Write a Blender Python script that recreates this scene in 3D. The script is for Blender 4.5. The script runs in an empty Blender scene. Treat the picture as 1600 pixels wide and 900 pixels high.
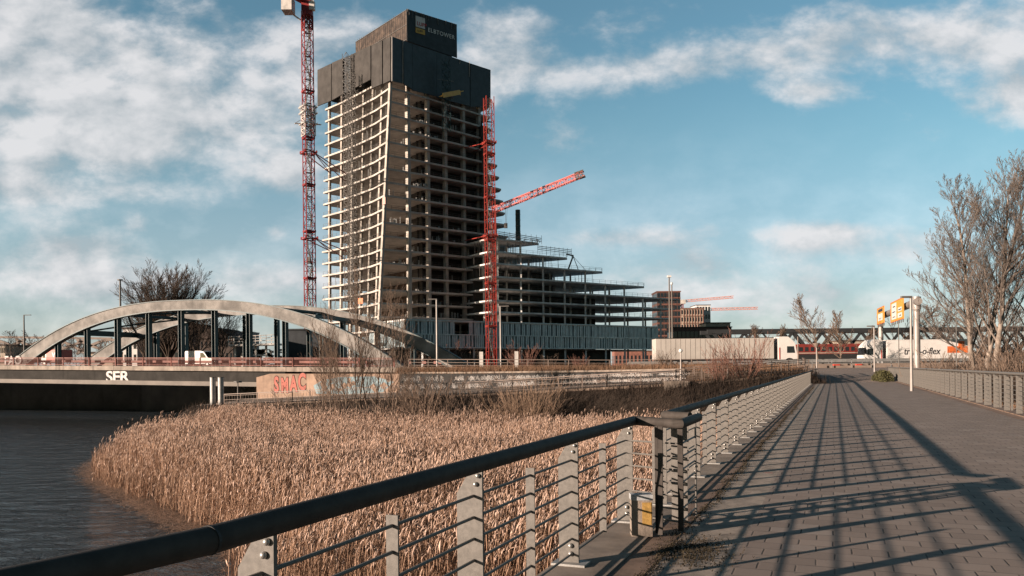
import bpy, math, random
import numpy as np
from mathutils import Vector, Matrix
R = math.radians
SC = bpy.context.scene
COL = SC.collection

# ------------------------------------------------------------ camera, sky, sun, exposure
EYE = 1.6
F = 1244.0                     # focal length in pixels of a 1600 px wide frame
PX0, PY0 = 800.0, 574.3        # principal point
ROLL = R(0.6)
cam = bpy.data.cameras.new('camera'); cob = bpy.data.objects.new('camera', cam); COL.objects.link(cob)
cam.sensor_width = 36; cam.lens = 36*F/1600; cam.shift_y = (PY0-450)/1600.0
cam.clip_end = 9000; cam.clip_start = .05
cob.location = (0, 0, EYE); cob.rotation_euler = (R(90), ROLL, 0)
SC.camera = cob
SC.view_settings.view_transform = 'Standard'; SC.view_settings.look = 'None'
SC.view_settings.gamma = 1; SC.view_settings.exposure = 1.15
SUN = Vector((-.885, -.465, .196)).normalized()
sl = bpy.data.lights.new('sun', 'SUN'); so = bpy.data.objects.new('sun', sl); COL.objects.link(so)
sl.energy = 5.0; sl.angle = R(.5); sl.color = (1.0, .80, .65)
so.rotation_euler = (-SUN).to_track_quat('-Z', 'Y').to_euler()
SKYSTR = .05

w = bpy.data.worlds.new('World'); SC.world = w; w.use_nodes = True
nt = w.node_tree; nt.nodes.clear()
class NG:
    def __init__(s, nt): s.nt = nt
    def new(s, t, **k):
        n = s.nt.nodes.new(t)
        for a, b in k.items(): setattr(n, a, b)
        return n
    def put(s, sock, v):
        if isinstance(v, bpy.types.NodeSocket): s.nt.links.new(v, sock)
        elif v is not None: sock.default_value = v
    def m(s, op, a, b=None, c=None, clamp=False):
        n = s.new('ShaderNodeMath', operation=op, use_clamp=clamp)
        s.put(n.inputs[0], a)
        if b is not None: s.put(n.inputs[1], b)
        if c is not None: s.put(n.inputs[2], c)
        return n.outputs[0]
    def noise(s, vec, scale, detail=4, rough=.5, dim='3D', dist=0):
        n = s.new('ShaderNodeTexNoise', noise_dimensions=dim)
        if vec is not None: s.put(n.inputs['Vector'], vec)
        n.inputs['Scale'].default_value = scale; n.inputs['Detail'].default_value = detail
        n.inputs['Roughness'].default_value = rough; n.inputs['Distortion'].default_value = dist
        return n.outputs['Fac']
    def ss(s, x, a, b, lo=0., hi=1.):
        n = s.new('ShaderNodeMapRange', interpolation_type='SMOOTHSTEP')
        s.put(n.inputs['Value'], x)
        for k, v in (('From Min', a), ('From Max', b), ('To Min', lo), ('To Max', hi)): s.put(n.inputs[k], v)
        return n.outputs[0]
    def lin(s, x, a, b, lo=0., hi=1.):
        n = s.new('ShaderNodeMapRange')
        s.put(n.inputs['Value'], x)
        for k, v in (('From Min', a), ('From Max', b), ('To Min', lo), ('To Max', hi)): s.put(n.inputs[k], v)
        return n.outputs[0]
    def mix(s, f, a, b, mode='MIX'):
        n = s.new('ShaderNodeMix', data_type='RGBA', blend_type=mode)
        s.put(n.inputs[0], f); s.put(n.inputs[6], c4(a)); s.put(n.inputs[7], c4(b))
        return n.outputs[2]
def c4(c): return c if isinstance(c, bpy.types.NodeSocket) else (tuple(c)+(1,))[:4]

g = NG(nt)
tc = g.new('ShaderNodeTexCoord'); sep = g.new('ShaderNodeSeparateXYZ')
nt.links.new(tc.outputs['Generated'], sep.inputs[0])
yy = g.m('MAXIMUM', g.m('ABSOLUTE', sep.outputs[1]), .12)
U = g.m('DIVIDE', sep.outputs[0], yy); V = g.m('DIVIDE', sep.outputs[2], yy)
cmb = g.new('ShaderNodeCombineXYZ'); g.put(cmb.inputs[0], U); g.put(cmb.inputs[1], g.m('MULTIPLY', V, 1.55)); g.put(cmb.inputs[2], .37)
P = cmb.outputs[0]
sky = g.new('ShaderNodeTexSky', sky_type='NISHITA', sun_disc=False)
sky.sun_elevation = math.asin(SUN.z); sky.sun_rotation = math.atan2(SUN.x, SUN.y)
sky.air_density = 1.0; sky.dust_density = .6; sky.ozone_density = 2.2; sky.altitude = 0
# clouds are laid out by compass direction and elevation: (azimuth px, elevation px, widths, weight) / focal length
blobs = [(70,120,230,120,.95),(300,190,190,70,.9),(360,70,150,55,.62),(150,215,240,45,.8),(20,20,150,60,.6),(440,130,70,60,.45),
         (462,268,48,36,.95),(5,292,70,32,.85),(110,300,110,18,.45),(60,425,170,45,.62),(330,440,260,30,.6),(130,385,60,14,.5),(215,352,22,14,.5),(432,362,20,14,.5),
         (600,70,60,40,.4),(810,108,90,34,.7),(1010,108,120,32,.72),(1180,90,110,36,.65),(1400,70,190,50,.62),(1540,45,150,60,.66),(760,90,60,70,.55),
         (1590,150,75,42,1.0),(1250,143,80,18,.6),(870,232,42,36,.5),(1300,368,105,26,.95),(1400,395,60,22,.7),(1080,412,80,20,.55),
         (960,372,130,15,.5),(1200,470,300,36,.5),(1060,445,120,25,.5),(560,20,60,30,.3),(900,40,200,25,.35)]
cover = None
for (bx, by, sx, sy, wt) in blobs:
    u0 = (bx-PX0 + (PY0-by)*math.sin(ROLL))/F; v0 = (PY0-by - (bx-PX0)*math.sin(ROLL))/F
    du = g.m('DIVIDE', g.m('SUBTRACT', U, u0), sx/F); dv = g.m('DIVIDE', g.m('SUBTRACT', V, v0), sy/F)
    e = g.m('MULTIPLY', g.m('EXPONENT', g.m('MULTIPLY', g.m('ADD', g.m('MULTIPLY', du, du), g.m('MULTIPLY', dv, dv)), -.8)), wt)
    cover = e if cover is None else g.m('SUBTRACT', g.m('ADD', cover, e), g.m('MULTIPLY', cover, e))
n1 = g.noise(P, 9.5, 10, .60, dist=.1)
cmb2 = g.new('ShaderNodeCombineXYZ'); g.put(cmb2.inputs[0], g.m('ADD', U, -.025)); g.put(cmb2.inputs[1], g.m('ADD', g.m('MULTIPLY', V, 1.55), .035)); g.put(cmb2.inputs[2], .37)
n2 = g.noise(cmb2.outputs[0], 9.5, 4, .5, dist=.12)
dens = g.m('ADD', g.m('MULTIPLY', g.m('SUBTRACT', n1, .5), 2.1), g.m('SUBTRACT', g.m('MULTIPLY', cover, 1.15), .45))
alpha = g.m('MULTIPLY', g.ss(dens, -.24, .58), .9)
hz = g.m('SUBTRACT', 1.0, g.ss(V, -.02, .36, 0, 1))
alpha = g.m('SUBTRACT', g.m('ADD', alpha, g.m('MULTIPLY', hz, .68)), g.m('MULTIPLY', alpha, g.m('MULTIPLY', hz, .68)))
light = g.m('ADD', g.m('MULTIPLY', g.m('SUBTRACT', n1, n2), 3.0), g.m('ADD', .45, g.m('MULTIPLY', dens, .3)), clamp=True)
ccol = g.mix(light, (4.1, 4.5, 4.8), (7.3, 7.2, 7.3))
skc = g.mix(1.0, sky.outputs[0], g.mix(g.ss(V, 0.0, .32), (1.28, 1.46, 1.62), (1.27, 1.55, 1.36)), 'MULTIPLY')
# cloudless and dimmed overhead and behind the camera, to cut the ambient light
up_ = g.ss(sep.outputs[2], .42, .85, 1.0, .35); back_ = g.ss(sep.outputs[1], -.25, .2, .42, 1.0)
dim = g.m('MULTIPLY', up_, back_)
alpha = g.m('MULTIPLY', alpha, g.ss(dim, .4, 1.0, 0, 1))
# pale band towards the horizon is haze mixed into the sky colour
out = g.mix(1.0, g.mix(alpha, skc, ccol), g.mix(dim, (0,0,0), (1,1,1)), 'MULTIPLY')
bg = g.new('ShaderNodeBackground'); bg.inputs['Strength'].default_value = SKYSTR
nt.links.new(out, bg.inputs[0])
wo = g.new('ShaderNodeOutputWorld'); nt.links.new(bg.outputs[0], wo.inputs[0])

# ------------------------------------------------------------ projection helpers (photo pixel -> place)
def ab(px, py):
    dx, dy = px-PX0, PY0-py
    return dx*math.cos(ROLL)+dy*math.sin(ROLL), -dx*math.sin(ROLL)+dy*math.cos(ROLL)
def at(px, py, Y):
    a, b = ab(px, py); return Vector((a*Y/F, Y, EYE+b*Y/F))
def gnd(px, py, z):
    a, b = ab(px, py); Y = (z-EYE)*F/b; return Vector((a*Y/F, Y, z))
TH = math.atan(503.0/F); CT, ST = math.cos(TH), math.sin(TH)
def W(n, u, z=0): return Vector((n*CT+u*ST, -n*ST+u*CT, z))     # walkway frame -> world
def NU(p): return p.x*CT-p.y*ST, p.x*ST+p.y*CT

# ------------------------------------------------------------ mesh builder
class MB:
    def __init__(s): s.v = []; s.f = []; s.mi = []; s.cur = 0
    def add(s, vs, fs):
        o = len(s.v); s.v.extend([tuple(v) for v in vs]); s.f.extend([tuple(i+o for i in f) for f in fs]); s.mi.extend([s.cur]*len(fs)); return s
    def box(s, x0, x1, y0, y1, z0, z1):
        return s.add([(x0,y0,z0),(x1,y0,z0),(x1,y1,z0),(x0,y1,z0),(x0,y0,z1),(x1,y0,z1),(x1,y1,z1),(x0,y1,z1)],
              [(0,3,2,1),(4,5,6,7),(0,1,5,4),(1,2,6,5),(2,3,7,6),(3,0,4,7)])
    def bar(s, p, q, w, h=None, up=(0,0,1)):
        h = w if h is None else h; p = Vector(p); q = Vector(q); d = (q-p)
        if d.length < 1e-6: return s
        d.normalize(); up = Vector(up)
        if abs(d.dot(up)) > .98: up = Vector((1,0,0)) if abs(d.x) < .9 else Vector((0,1,0))
        a = d.cross(up).normalized(); b = a.cross(d).normalized()
        vs = [c+a*(i*w/2)+b*(j*h/2) for c in (p, q) for i, j in ((-1,-1),(1,-1),(1,1),(-1,1))]
        return s.add(vs, [(0,1,2,3),(7,6,5,4),(0,4,5,1),(1,5,6,2),(2,6,7,3),(3,7,4,0)])
    def tube(s, pts, rad, n=8, caps=True, flat=1.0):
        pts = [Vector(p) for p in pts]
        if not hasattr(rad, '__len__'): rad = [rad]*len(pts)
        vs = []; a = None
        for i, p in enumerate(pts):
            d = (pts[min(i+1, len(pts)-1)]-pts[max(i-1, 0)])
            if d.length < 1e-9: d = Vector((0,0,1))
            d.normalize()
            if a is None:
                up = Vector((0,0,1)) if abs(d.z) < .95 else Vector((1,0,0))
                a = d.cross(up).normalized()
            else: a = (a - d*a.dot(d)).normalized()
            b = a.cross(d)
            for k in range(n):
                t = 2*math.pi*k/n; vs.append(p+a*math.cos(t)*rad[i]+b*math.sin(t)*rad[i]*flat)
        fs = []
        for i in range(len(pts)-1):
            for k in range(n):
                k2 = (k+1) % n; fs.append((i*n+k, i*n+k2, (i+1)*n+k2, (i+1)*n+k))
        if caps: fs.append(tuple(range(n-1, -1, -1))); fs.append(tuple((len(pts)-1)*n+k for k in range(n)))
        return s.add(vs, fs)
    def prism(s, poly, z0, z1):      # poly: ccw list of (x,y); z0,z1 numbers or lists
        n = len(poly); z0 = z0 if hasattr(z0,'__len__') else [z0]*n; z1 = z1 if hasattr(z1,'__len__') else [z1]*n
        vs = [(p[0],p[1],z0[i]) for i, p in enumerate(poly)]+[(p[0],p[1],z1[i]) for i, p in enumerate(poly)]
        fs = [tuple(range(n-1,-1,-1)), tuple(range(n,2*n))]+[(i,(i+1)%n,n+(i+1)%n,n+i) for i in range(n)]
        return s.add(vs, fs)
    def ext(s, poly, d):             # extrude a planar 3D polygon by vector d
        n = len(poly); d = Vector(d); vs = [Vector(p) for p in poly]; vs += [p+d for p in vs]
        return s.add(vs, [tuple(range(n-1,-1,-1)), tuple(range(n,2*n))]+[(i,(i+1)%n,n+(i+1)%n,n+i) for i in range(n)])
    def ball(s, c, r, n=8, m=5, sz=1.0):
        vs = [(c[0],c[1],c[2]-r*sz)]
        for j in range(1, m):
            t = math.pi*j/m
            for k in range(n):
                p = 2*math.pi*k/n; vs.append((c[0]+r*math.sin(t)*math.cos(p), c[1]+r*math.sin(t)*math.sin(p), c[2]-r*sz*math.cos(t)))
        vs.append((c[0],c[1],c[2]+r*sz)); fs = []
        for k in range(n): fs.append((0, 1+(k+1)%n, 1+k))
        for j in range(m-2):
            for k in range(n): a = 1+j*n+k; b = 1+j*n+(k+1)%n; fs.append((a, b, b+n, a+n))
        L = len(vs)-1
        for k in range(n): fs.append((L, 1+(m-2)*n+k, 1+(m-2)*n+(k+1)%n))
        return s.add(vs, fs)
    def sheet(s, rows):              # grid of points
        n = len(rows[0]); vs = [p for r in rows for p in r]
        return s.add(vs, [(i*n+j, i*n+j+1, (i+1)*n+j+1, (i+1)*n+j) for i in range(len(rows)-1) for j in range(n-1)])
    def build(s, name, mats, parent=None, smooth=False, frame=None):
        me = bpy.data.meshes.new(name); me.from_pydata(s.v, [], s.f)
        if not isinstance(mats, (list, tuple)): mats = [mats]
        for mm in mats: me.materials.append(mm)
        if len(mats) > 1: me.polygons.foreach_set('material_index', s.mi)
        if smooth: me.polygons.foreach_set('use_smooth', [True]*len(me.polygons))
        me.update()
        o = bpy.data.objects.new(name, me); COL.objects.link(o)
        if parent is not None: o.parent = parent
        if smooth and smooth != 'all':
            try:
                md = o.modifiers.new('es', 'EDGE_SPLIT'); md.split_angle = R(40)
            except Exception: pass
        return o
def empty(name, loc=(0,0,0), rz=0, label=None, cat=None, group=None):
    o = bpy.data.objects.new(name, None); COL.objects.link(o); o.location = loc; o.rotation_euler = (0,0,rz); o.empty_display_size = .3
    return tag(o, label, cat, group)
def tag(o, label=None, cat=None, group=None, kind=None):
    if label: o['label'] = label
    if cat: o['category'] = cat
    if group: o['group'] = group
    if kind: o['kind'] = kind
    return o
def struct(o): o['kind'] = 'structure'; return o
def copy_tree(o, parent=None, loc=None, rz=None, sc=None, label=None, group=None):
    c = o.copy(); COL.objects.link(c); c.parent = parent
    if loc is not None: c.location = loc
    if rz is not None: c.rotation_euler = (0,0,rz)
    if sc is not None: c.scale = (sc if hasattr(sc,'__len__') else (sc,sc,sc))
    if label: c['label'] = label
    if group: c['group'] = group
    for ch in list(o.children):
        copy_tree(ch, c)
    return c
def text_mesh(name, txt, mat, size, depth, M, parent=None, align='LEFT', bevel=0, offset=0, space=1.0):
    cu = bpy.data.curves.new(name, 'FONT'); cu.body = txt; cu.size = size; cu.extrude = depth; cu.align_x = align; cu.offset = offset; cu.space_character = space
    cu.resolution_u = 4
    t = bpy.data.objects.new(name+'_src', cu); COL.objects.link(t)
    dg = bpy.context.evaluated_depsgraph_get(); dg.update()
    me = bpy.data.meshes.new_from_object(t.evaluated_get(dg)); bpy.data.objects.remove(t)
    me.materials.clear(); me.materials.append(mat); me.transform(M)
    o = bpy.data.objects.new(name, me); COL.objects.link(o)
    if parent is not None: o.parent = parent
    return o
def frameM(origin, ex, ey):
    ex = Vector(ex).normalized(); ey = Vector(ey).normalized(); ez = ex.cross(ey)
    M = Matrix((ex, ey, ez)).transposed().to_4x4(); M.translation = origin; return M

# ------------------------------------------------------------ materials
ALB = .8
def mat(name, col, rough=.7, var=.25, scale=1.5, metal=0, bump=.15, bscale=None, col2=None, streak=0, coord='Object', spec=.4, island=0, bdist=.02):
    m = bpy.data.materials.new(name); m.use_nodes = True; t = m.node_tree; g = NG(t)
    bs = t.nodes['Principled BSDF']; bs.inputs['Roughness'].default_value = rough; bs.inputs['Metallic'].default_value = metal
    bs.inputs['Specular IOR Level'].default_value = spec
    col = tuple(c*ALB for c in col); col2 = tuple(c*ALB for c in col2) if col2 else None
    tc = g.new('ShaderNodeTexCoord'); v = tc.outputs[coord]
    n = g.noise(v, scale, 7, .62)
    c2 = col2 if col2 else tuple(c*(1-var) for c in col)
    c1 = col if col2 else tuple(min(1, c*(1+var)) for c in col)
    f = g.ss(n, .3, .7)
    cc = g.mix(f, c1, c2)
    if streak:
        mp = g.new('ShaderNodeMapping'); g.put(mp.inputs[0], v); mp.inputs['Scale'].default_value = (1, 1, .07)
        s2 = g.ss(g.noise(mp.outputs[0], scale*3, 5, .6), .5, .75, 0, streak)
        cc = g.mix(s2, cc, tuple(c*.35 for c in col))
    if island:
        gi = g.new('ShaderNodeNewGeometry')
        cc = g.mix(1.0, cc, g.mix(gi.outputs['Random Per Island'], (1-island,)*3, (1+island,)*3), 'MULTIPLY')
    t.links.new(cc, bs.inputs['Base Color'])
    if bump:
        b = g.new('ShaderNodeBump'); b.inputs['Strength'].default_value = bump; b.inputs['Distance'].default_value = bdist
        g.put(b.inputs['Height'], g.noise(v, bscale or scale*12, 5, .65)); t.links.new(b.outputs[0], bs.inputs['Normal'])
    return m
M = {}
M['concrete'] = mat('concrete', (.50,.46,.42), .85, .2, .35, streak=.35, bscale=6)
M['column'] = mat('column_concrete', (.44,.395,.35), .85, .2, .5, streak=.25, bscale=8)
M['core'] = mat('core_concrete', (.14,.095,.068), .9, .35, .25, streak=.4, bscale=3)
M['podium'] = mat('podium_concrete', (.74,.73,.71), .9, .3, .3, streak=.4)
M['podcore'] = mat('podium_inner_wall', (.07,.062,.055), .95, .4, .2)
M['darkpanel'] = mat('dark_panel', (.062,.057,.053), .7, .22, .4, streak=.3, bump=.05, spec=.12)
M['blackpanel'] = mat('black_panel', (.035,.04,.045), .5, .3, .6)
M['mottled'] = mat('mottled_formwork', (.13,.095,.075), .7, .3, .5, col2=(.03,.025,.024), streak=.7, spec=.15)
M['crane_red'] = mat('crane_red', (.26,.022,.022), .5, .25, .6)
M['jib'] = mat('jib_red', (.72,.19,.165), .5, .2, .6)
M['crane_orange'] = mat('crane_orange_red', (.29,.036,.026), .5, .25, .6)
M['crane_white'] = mat('crane_white', (.62,.58,.54), .5, .2, .8)
M['steel'] = mat('galvanised_steel', (.33,.325,.315), .5, .2, 2, metal=.4)
M['scaffold'] = mat('dark_scaffold', (.13,.12,.11), .6, .3, 2)
M['rail'] = mat('railing_paint', (.15,.138,.125), .55, .18, 30, spec=.3, bump=.12, bscale=220, bdist=.002)
M['handrail'] = mat('shaded_rail_paint', (.065,.056,.05), .6, .2, 9, spec=.08, bump=.08, bscale=160, bdist=.002)  # same paint as the railing, darkened for its shaded side
M['bolt'] = mat('bolt_zinc', (.55,.53,.5), .35, .2, 20, metal=.7)
M['teal'] = mat('teal_steel', (.016,.05,.056), .5, .3, 1.5, bump=.05)
M['arch'] = mat('arch_concrete', (.225,.21,.195), .85, .42, .45, streak=.3, bscale=4)
M['girder'] = mat('girder_steel', (.04,.037,.034), .75, .25, .5, spec=.08, streak=.4)
M['flange'] = mat('girder_flange', (.17,.145,.125), .7, .2, .4)
M['fascia'] = mat('stained_fascia', (.30,.25,.21), .85, .3, .6, streak=.85)
M['rust'] = mat('red_brown_railing', (.235,.09,.07), .65, .3, 1)
M['road'] = mat('asphalt', (.075,.072,.07), .9, .25, .5)
M['kerb'] = mat('kerb_stone', (.25,.195,.16), .85, .2, .8)
M['white'] = mat('white_paint', (.74,.71,.68), .4, .06, .7, bump=.02)
M['tarp'] = mat('grey_tarpaulin', (.50,.455,.41), .6, .08, .35, streak=.12, bump=.1, bscale=1.5)
M['black'] = mat('black_rubber', (.022,.022,.022), .7, .2, 3)
M['glass'] = mat('dark_glass', (.02,.025,.03), .08, .2, 2, bump=0, spec=.8)
M['redpaint'] = mat('red_paint', (.52,.075,.05), .45, .12, 1)
M['orange'] = mat('orange_paint', (.66,.16,.045), .45, .15, 1)
M['yellow'] = mat('yellow_paint', (.72,.42,.08), .45, .1, 1)
M['signyellow'] = mat('sign_yellow', (.74,.34,.055), .5, .06, 1, bump=0)
M['text_dark'] = mat('dark_lettering', (.035,.035,.04), .5, .1, 3, bump=0)
M['text_white'] = mat('white_lettering', (.78,.76,.73), .5, .1, 3, bump=0)
M['text_red'] = mat('red_lettering', (.5,.05,.05), .5, .1, 3, bump=0)
M['blue_fac'] = mat('blue_grey_cladding', (.32,.385,.41), .35, .25, .25, metal=.3, bump=.02)
M['blue_fin'] = mat('cladding_fin', (.55,.61,.64), .4, .15, .5, metal=.3, bump=.02)
M['bark'] = mat('bark', (.16,.118,.088), .9, .35, 3, bump=.5, bscale=20)
M['bark_pale'] = mat('pale_bark', (.24,.195,.16), .9, .45, 2.2, bump=.4, bscale=20)
M['twig_grey'] = mat('grey_twigs', (.155,.125,.105), .9, .2, 1, bump=0, island=.3)
M['twig'] = mat('twigs', (.165,.115,.085), .9, .2, 1, bump=0, island=.3)
M['twig_red'] = mat('reddish_twigs', (.21,.105,.078), .9, .2, 1, bump=0, island=.3)
M['twig_dark'] = mat('dark_twigs', (.085,.06,.045), .95, .2, 1, bump=0, island=.3)
M['mud'] = mat('bank_mud', (.04,.028,.02), .95, .4, .5, bump=.6, bscale=4, bdist=.1)
M['drygrass'] = mat('dry_grass', (.20,.115,.068), .9, .2, .6, bump=0, island=.4)
M['earth'] = mat('earth', (.09,.062,.043), .95, .35, .15, bump=.4, bscale=2, bdist=.1)
M['brick_red'] = mat('red_brick', (.26,.115,.085), .8, .3, 1)
M['brown_clad'] = mat('brown_cladding', (.115,.062,.05), .6, .2, .3)
M['beige'] = mat('beige_render', (.42,.35,.28), .85, .15, .3)
M['roof'] = mat('dark_roof', (.07,.05,.042), .8, .3, .6)
M['grafbeige'] = mat('painted_wall', (.33,.225,.165), .85, .28, .45, streak=.4)
M['grafblue'] = mat('pale_blue_paint', (.22,.30,.33), .8, .3, .8)
M['grafpink'] = mat('pink_red_paint', (.40,.11,.08), .7, .2, 1.2)
M['grafdark'] = mat('near_black_paint', (.02,.018,.017), .85, .4, .5, streak=.3)  # near-black colour with darker streaks
M['grafwhite'] = mat('white_spray_paint', (.55,.52,.5), .7, .3, 2)
M['edge_conc'] = mat('weathered_concrete', (.24,.195,.16), .9, .3, 2.2, bump=.5, bscale=45, bdist=.004)
M['strip'] = mat('rusty_strip', (.20,.135,.10), .85, .35, 3, bump=.4, bscale=30, bdist=.004)
M['gravel'] = mat('gritty_concrete', (.30,.25,.21), .95, .35, 4, bump=.9, bscale=130, bdist=.004)
M['moss'] = mat('dead_moss', (.06,.046,.027), .95, .4, 8, bump=.6, bscale=60, island=.4)

# reed: straw stalks / pale plumes
M['stalk'] = mat('reed_stalk', (.375,.23,.152), .8, .15, .3, bump=0, island=.3)
M['plume'] = mat('reed_plume', (.51,.355,.275), .9, .12, .3, bump=0, island=.28)

def pavers():
    m = bpy.data.materials.new('grey_brown_pavers'); m.use_nodes = True; t = m.node_tree; g = NG(t); bs = t.nodes['Principled BSDF']
    tc = g.new('ShaderNodeTexCoord'); sp = g.new('ShaderNodeSeparateXYZ'); t.links.new(tc.outputs['Object'], sp.inputs[0])
    wob = g.m('MULTIPLY', g.m('SUBTRACT', g.noise(tc.outputs['Object'], 3.5, 3), .5), .012)
    ry = g.m('DIVIDE', g.m('ADD', sp.outputs[1], wob), .25); row = g.m('FLOOR', ry); fy = g.m('FRACT', ry)
    off = g.m('MULTIPLY', g.m('MODULO', g.m('ABSOLUTE', row), 2), .5)
    wn0 = g.new('ShaderNodeTexWhiteNoise', noise_dimensions='1D'); g.put(wn0.inputs['W'], row)
    off = g.m('ADD', off, g.m('MULTIPLY', wn0.outputs[0], .12))
    rx = g.m('ADD', g.m('DIVIDE', g.m('ADD', sp.outputs[0], wob), .285), off); cx = g.m('FLOOR', rx); fx = g.m('FRACT', rx)
    cb = g.new('ShaderNodeCombineXYZ'); g.put(cb.inputs[0], cx); g.put(cb.inputs[1], row)
    wn = g.new('ShaderNodeTexWhiteNoise', noise_dimensions='3D'); g.put(wn.inputs['Vector'], cb.outputs[0])
    wn2 = g.new('ShaderNodeTexWhiteNoise', noise_dimensions='3D'); cb3 = g.new('ShaderNodeCombineXYZ'); g.put(cb3.inputs[0], row); g.put(cb3.inputs[1], cx); g.put(cb3.inputs[2], 7.7); g.put(wn2.inputs['Vector'], cb3.outputs[0])
    # short joints dark and open, long joints tight
    dx = g.m('MINIMUM', fx, g.m('SUBTRACT', 1.0, fx)); dy = g.m('MINIMUM', fy, g.m('SUBTRACT', 1.0, fy))
    j1 = g.m('MULTIPLY', g.ss(dx, .014, .03, 1, 0), g.ss(dy, .05, .15, 0, 1))
    j1 = g.m('MULTIPLY', j1, g.lin(wn2.outputs[0], 0, 1, .45, 1.0))
    j2 = g.m('MULTIPLY', g.ss(dy, .016, .036, 1, 0), g.ss(g.noise(tc.outputs['Object'], 2.3, 3), .35, .65, .35, .9))
    base = g.mix(wn.outputs[0], (.195,.153,.13), (.262,.21,.18))
    big = g.ss(g.noise(tc.outputs['Object'], .55, 5, .6), .3, .75)
    base = g.mix(g.m('MULTIPLY', big, .45), base, (.13,.103,.088))
    fine = g.ss(g.noise(tc.outputs['Object'], 60, 3, .7), .3, .75)
    base = g.mix(g.m('MULTIPLY', fine, .35), base, (.24,.2,.175))
    spots = g.ss(g.noise(tc.outputs['Object'], 7, 4, .6), .62, .74, 0, .35)
    base = g.mix(spots, base, (.12,.105,.1))
    gum = g.ss(g.noise(tc.outputs['Object'], 16, 1, .4), .74, .78, 0, .5)
    base = g.mix(gum, base, (.06,.052,.048))
    rep = g.m('MULTIPLY', g.m('GREATER_THAN', wn2.outputs[0], .93), .35)
    base = g.mix(rep, base, (.29,.25,.225))
    base = g.mix(j1, base, (.022,.018,.016)); base = g.mix(j2, base, (.06,.05,.043))
    t.links.new(base, bs.inputs['Base Color']); bs.inputs['Roughness'].default_value = .88; bs.inputs['Specular IOR Level'].default_value = .3
    hgt = g.m('SUBTRACT', g.m('ADD', g.m('MULTIPLY', g.noise(tc.outputs['Object'], 110, 4, .7), .22), g.m('MULTIPLY', wn.outputs[0], .3)), g.m('ADD', g.m('MULTIPLY', j1, 1.3), g.m('MULTIPLY', j2, .8)))
    b = g.new('ShaderNodeBump'); b.inputs['Strength'].default_value = .55; b.inputs['Distance'].default_value = .006
    g.put(b.inputs['Height'], hgt); t.links.new(b.outputs[0], bs.inputs['Normal'])
    return m
M['pavers'] = pavers()
def water_mat():
    m = bpy.data.materials.new('river_water'); m.use_nodes = True; t = m.node_tree; g = NG(t); bs = t.nodes['Principled BSDF']
    bs.inputs['Base Color'].default_value = (.034,.04,.044,1); bs.inputs['Roughness'].default_value = .07; bs.inputs['IOR'].default_value = 1.33
    tc = g.new('ShaderNodeTexCoord'); mp = g.new('ShaderNodeMapping'); g.put(mp.inputs[0], tc.outputs['Object'])
    mp.inputs['Rotation'].default_value = (0,0,R(-14)); mp.inputs['Scale'].default_value = (.42,1,1)
    n1 = g.noise(mp.outputs[0], 1.15, 5, .62, dist=.9); n2 = g.noise(mp.outputs[0], .33, 3, .5); n3 = g.noise(mp.outputs[0], 6, 3, .55)
    h = g.m('ADD', g.m('ADD', g.m('MULTIPLY', n1, .44), g.m('MULTIPLY', n2, .3)), g.m('MULTIPLY', n3, .06))
    b = g.new('ShaderNodeBump'); b.inputs['Strength'].default_value = 1.0; b.inputs['Distance'].default_value = 1.0
    g.put(b.inputs['Height'], h); t.links.new(b.outputs[0], bs.inputs['Normal'])
    return m
M['water'] = water_mat()
# ============================================================ SETTING: water, ground, banks, roads, walkway
WZ = -5.0
def Yfront(x):                                   # front edge of the road
    if x < -13: return 92.6+(-13-x)*.347
    if x < 0: return 92.6-(x+13)*.2
    return 90.0-x*.03
def zroad(x): return 1.35+max(0, min(11-x, 110))*.0155
o = MB(); o.add([(-900,-60,WZ),(120,-60,WZ),(120,131,WZ),(-900,420,WZ)], [(0,1,2,3)]); struct(o.build('river', M['water']))
o = MB(); o.add([(-4500,-300,WZ-1.2),(4500,-300,WZ-1.2),(4500,6000,WZ-1.2),(-4500,6000,WZ-1.2)], [(0,1,2,3)]); struct(o.build('ground', M['mud']))
# land behind the road: reaches the horizon
xs = [-3500,-600,-300,-160,-120,-90,-63,-40,-13,0,11,40,80,160,600,3500]
rows = [[(x, Yfront(x)+(25.5 if x < -50 else 17.5 if x < -13 else 14), zroad(x)-.1 if x > -170 else 1.0) for x in xs],
        [(x, Yfront(x)+28, zroad(x)-.2 if x > -170 else 1.0) for x in xs],
        [(x, 5000, 1.0) for x in xs]]
rows.insert(0, [(x, Yfront(x)+(25.5 if x < -50 else 17.5 if x < -13 else 14), WZ-1) for x in xs])
struct(MB().sheet(rows).build('land', M['earth']))
# quay wall below the bridge (near-black colour stands for its shade)
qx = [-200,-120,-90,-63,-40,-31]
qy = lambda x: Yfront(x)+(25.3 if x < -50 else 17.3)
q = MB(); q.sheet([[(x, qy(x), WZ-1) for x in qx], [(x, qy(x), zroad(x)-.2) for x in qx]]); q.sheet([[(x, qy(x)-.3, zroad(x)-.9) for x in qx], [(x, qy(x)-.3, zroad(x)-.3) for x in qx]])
tag(q.build('quay_wall', mat('dark_quay_wall', (.035,.03,.027), .9, .4, .3, streak=.5)), 'streaked concrete quay wall under the bridge, its shade put into the near-black colour', 'wall')

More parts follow.
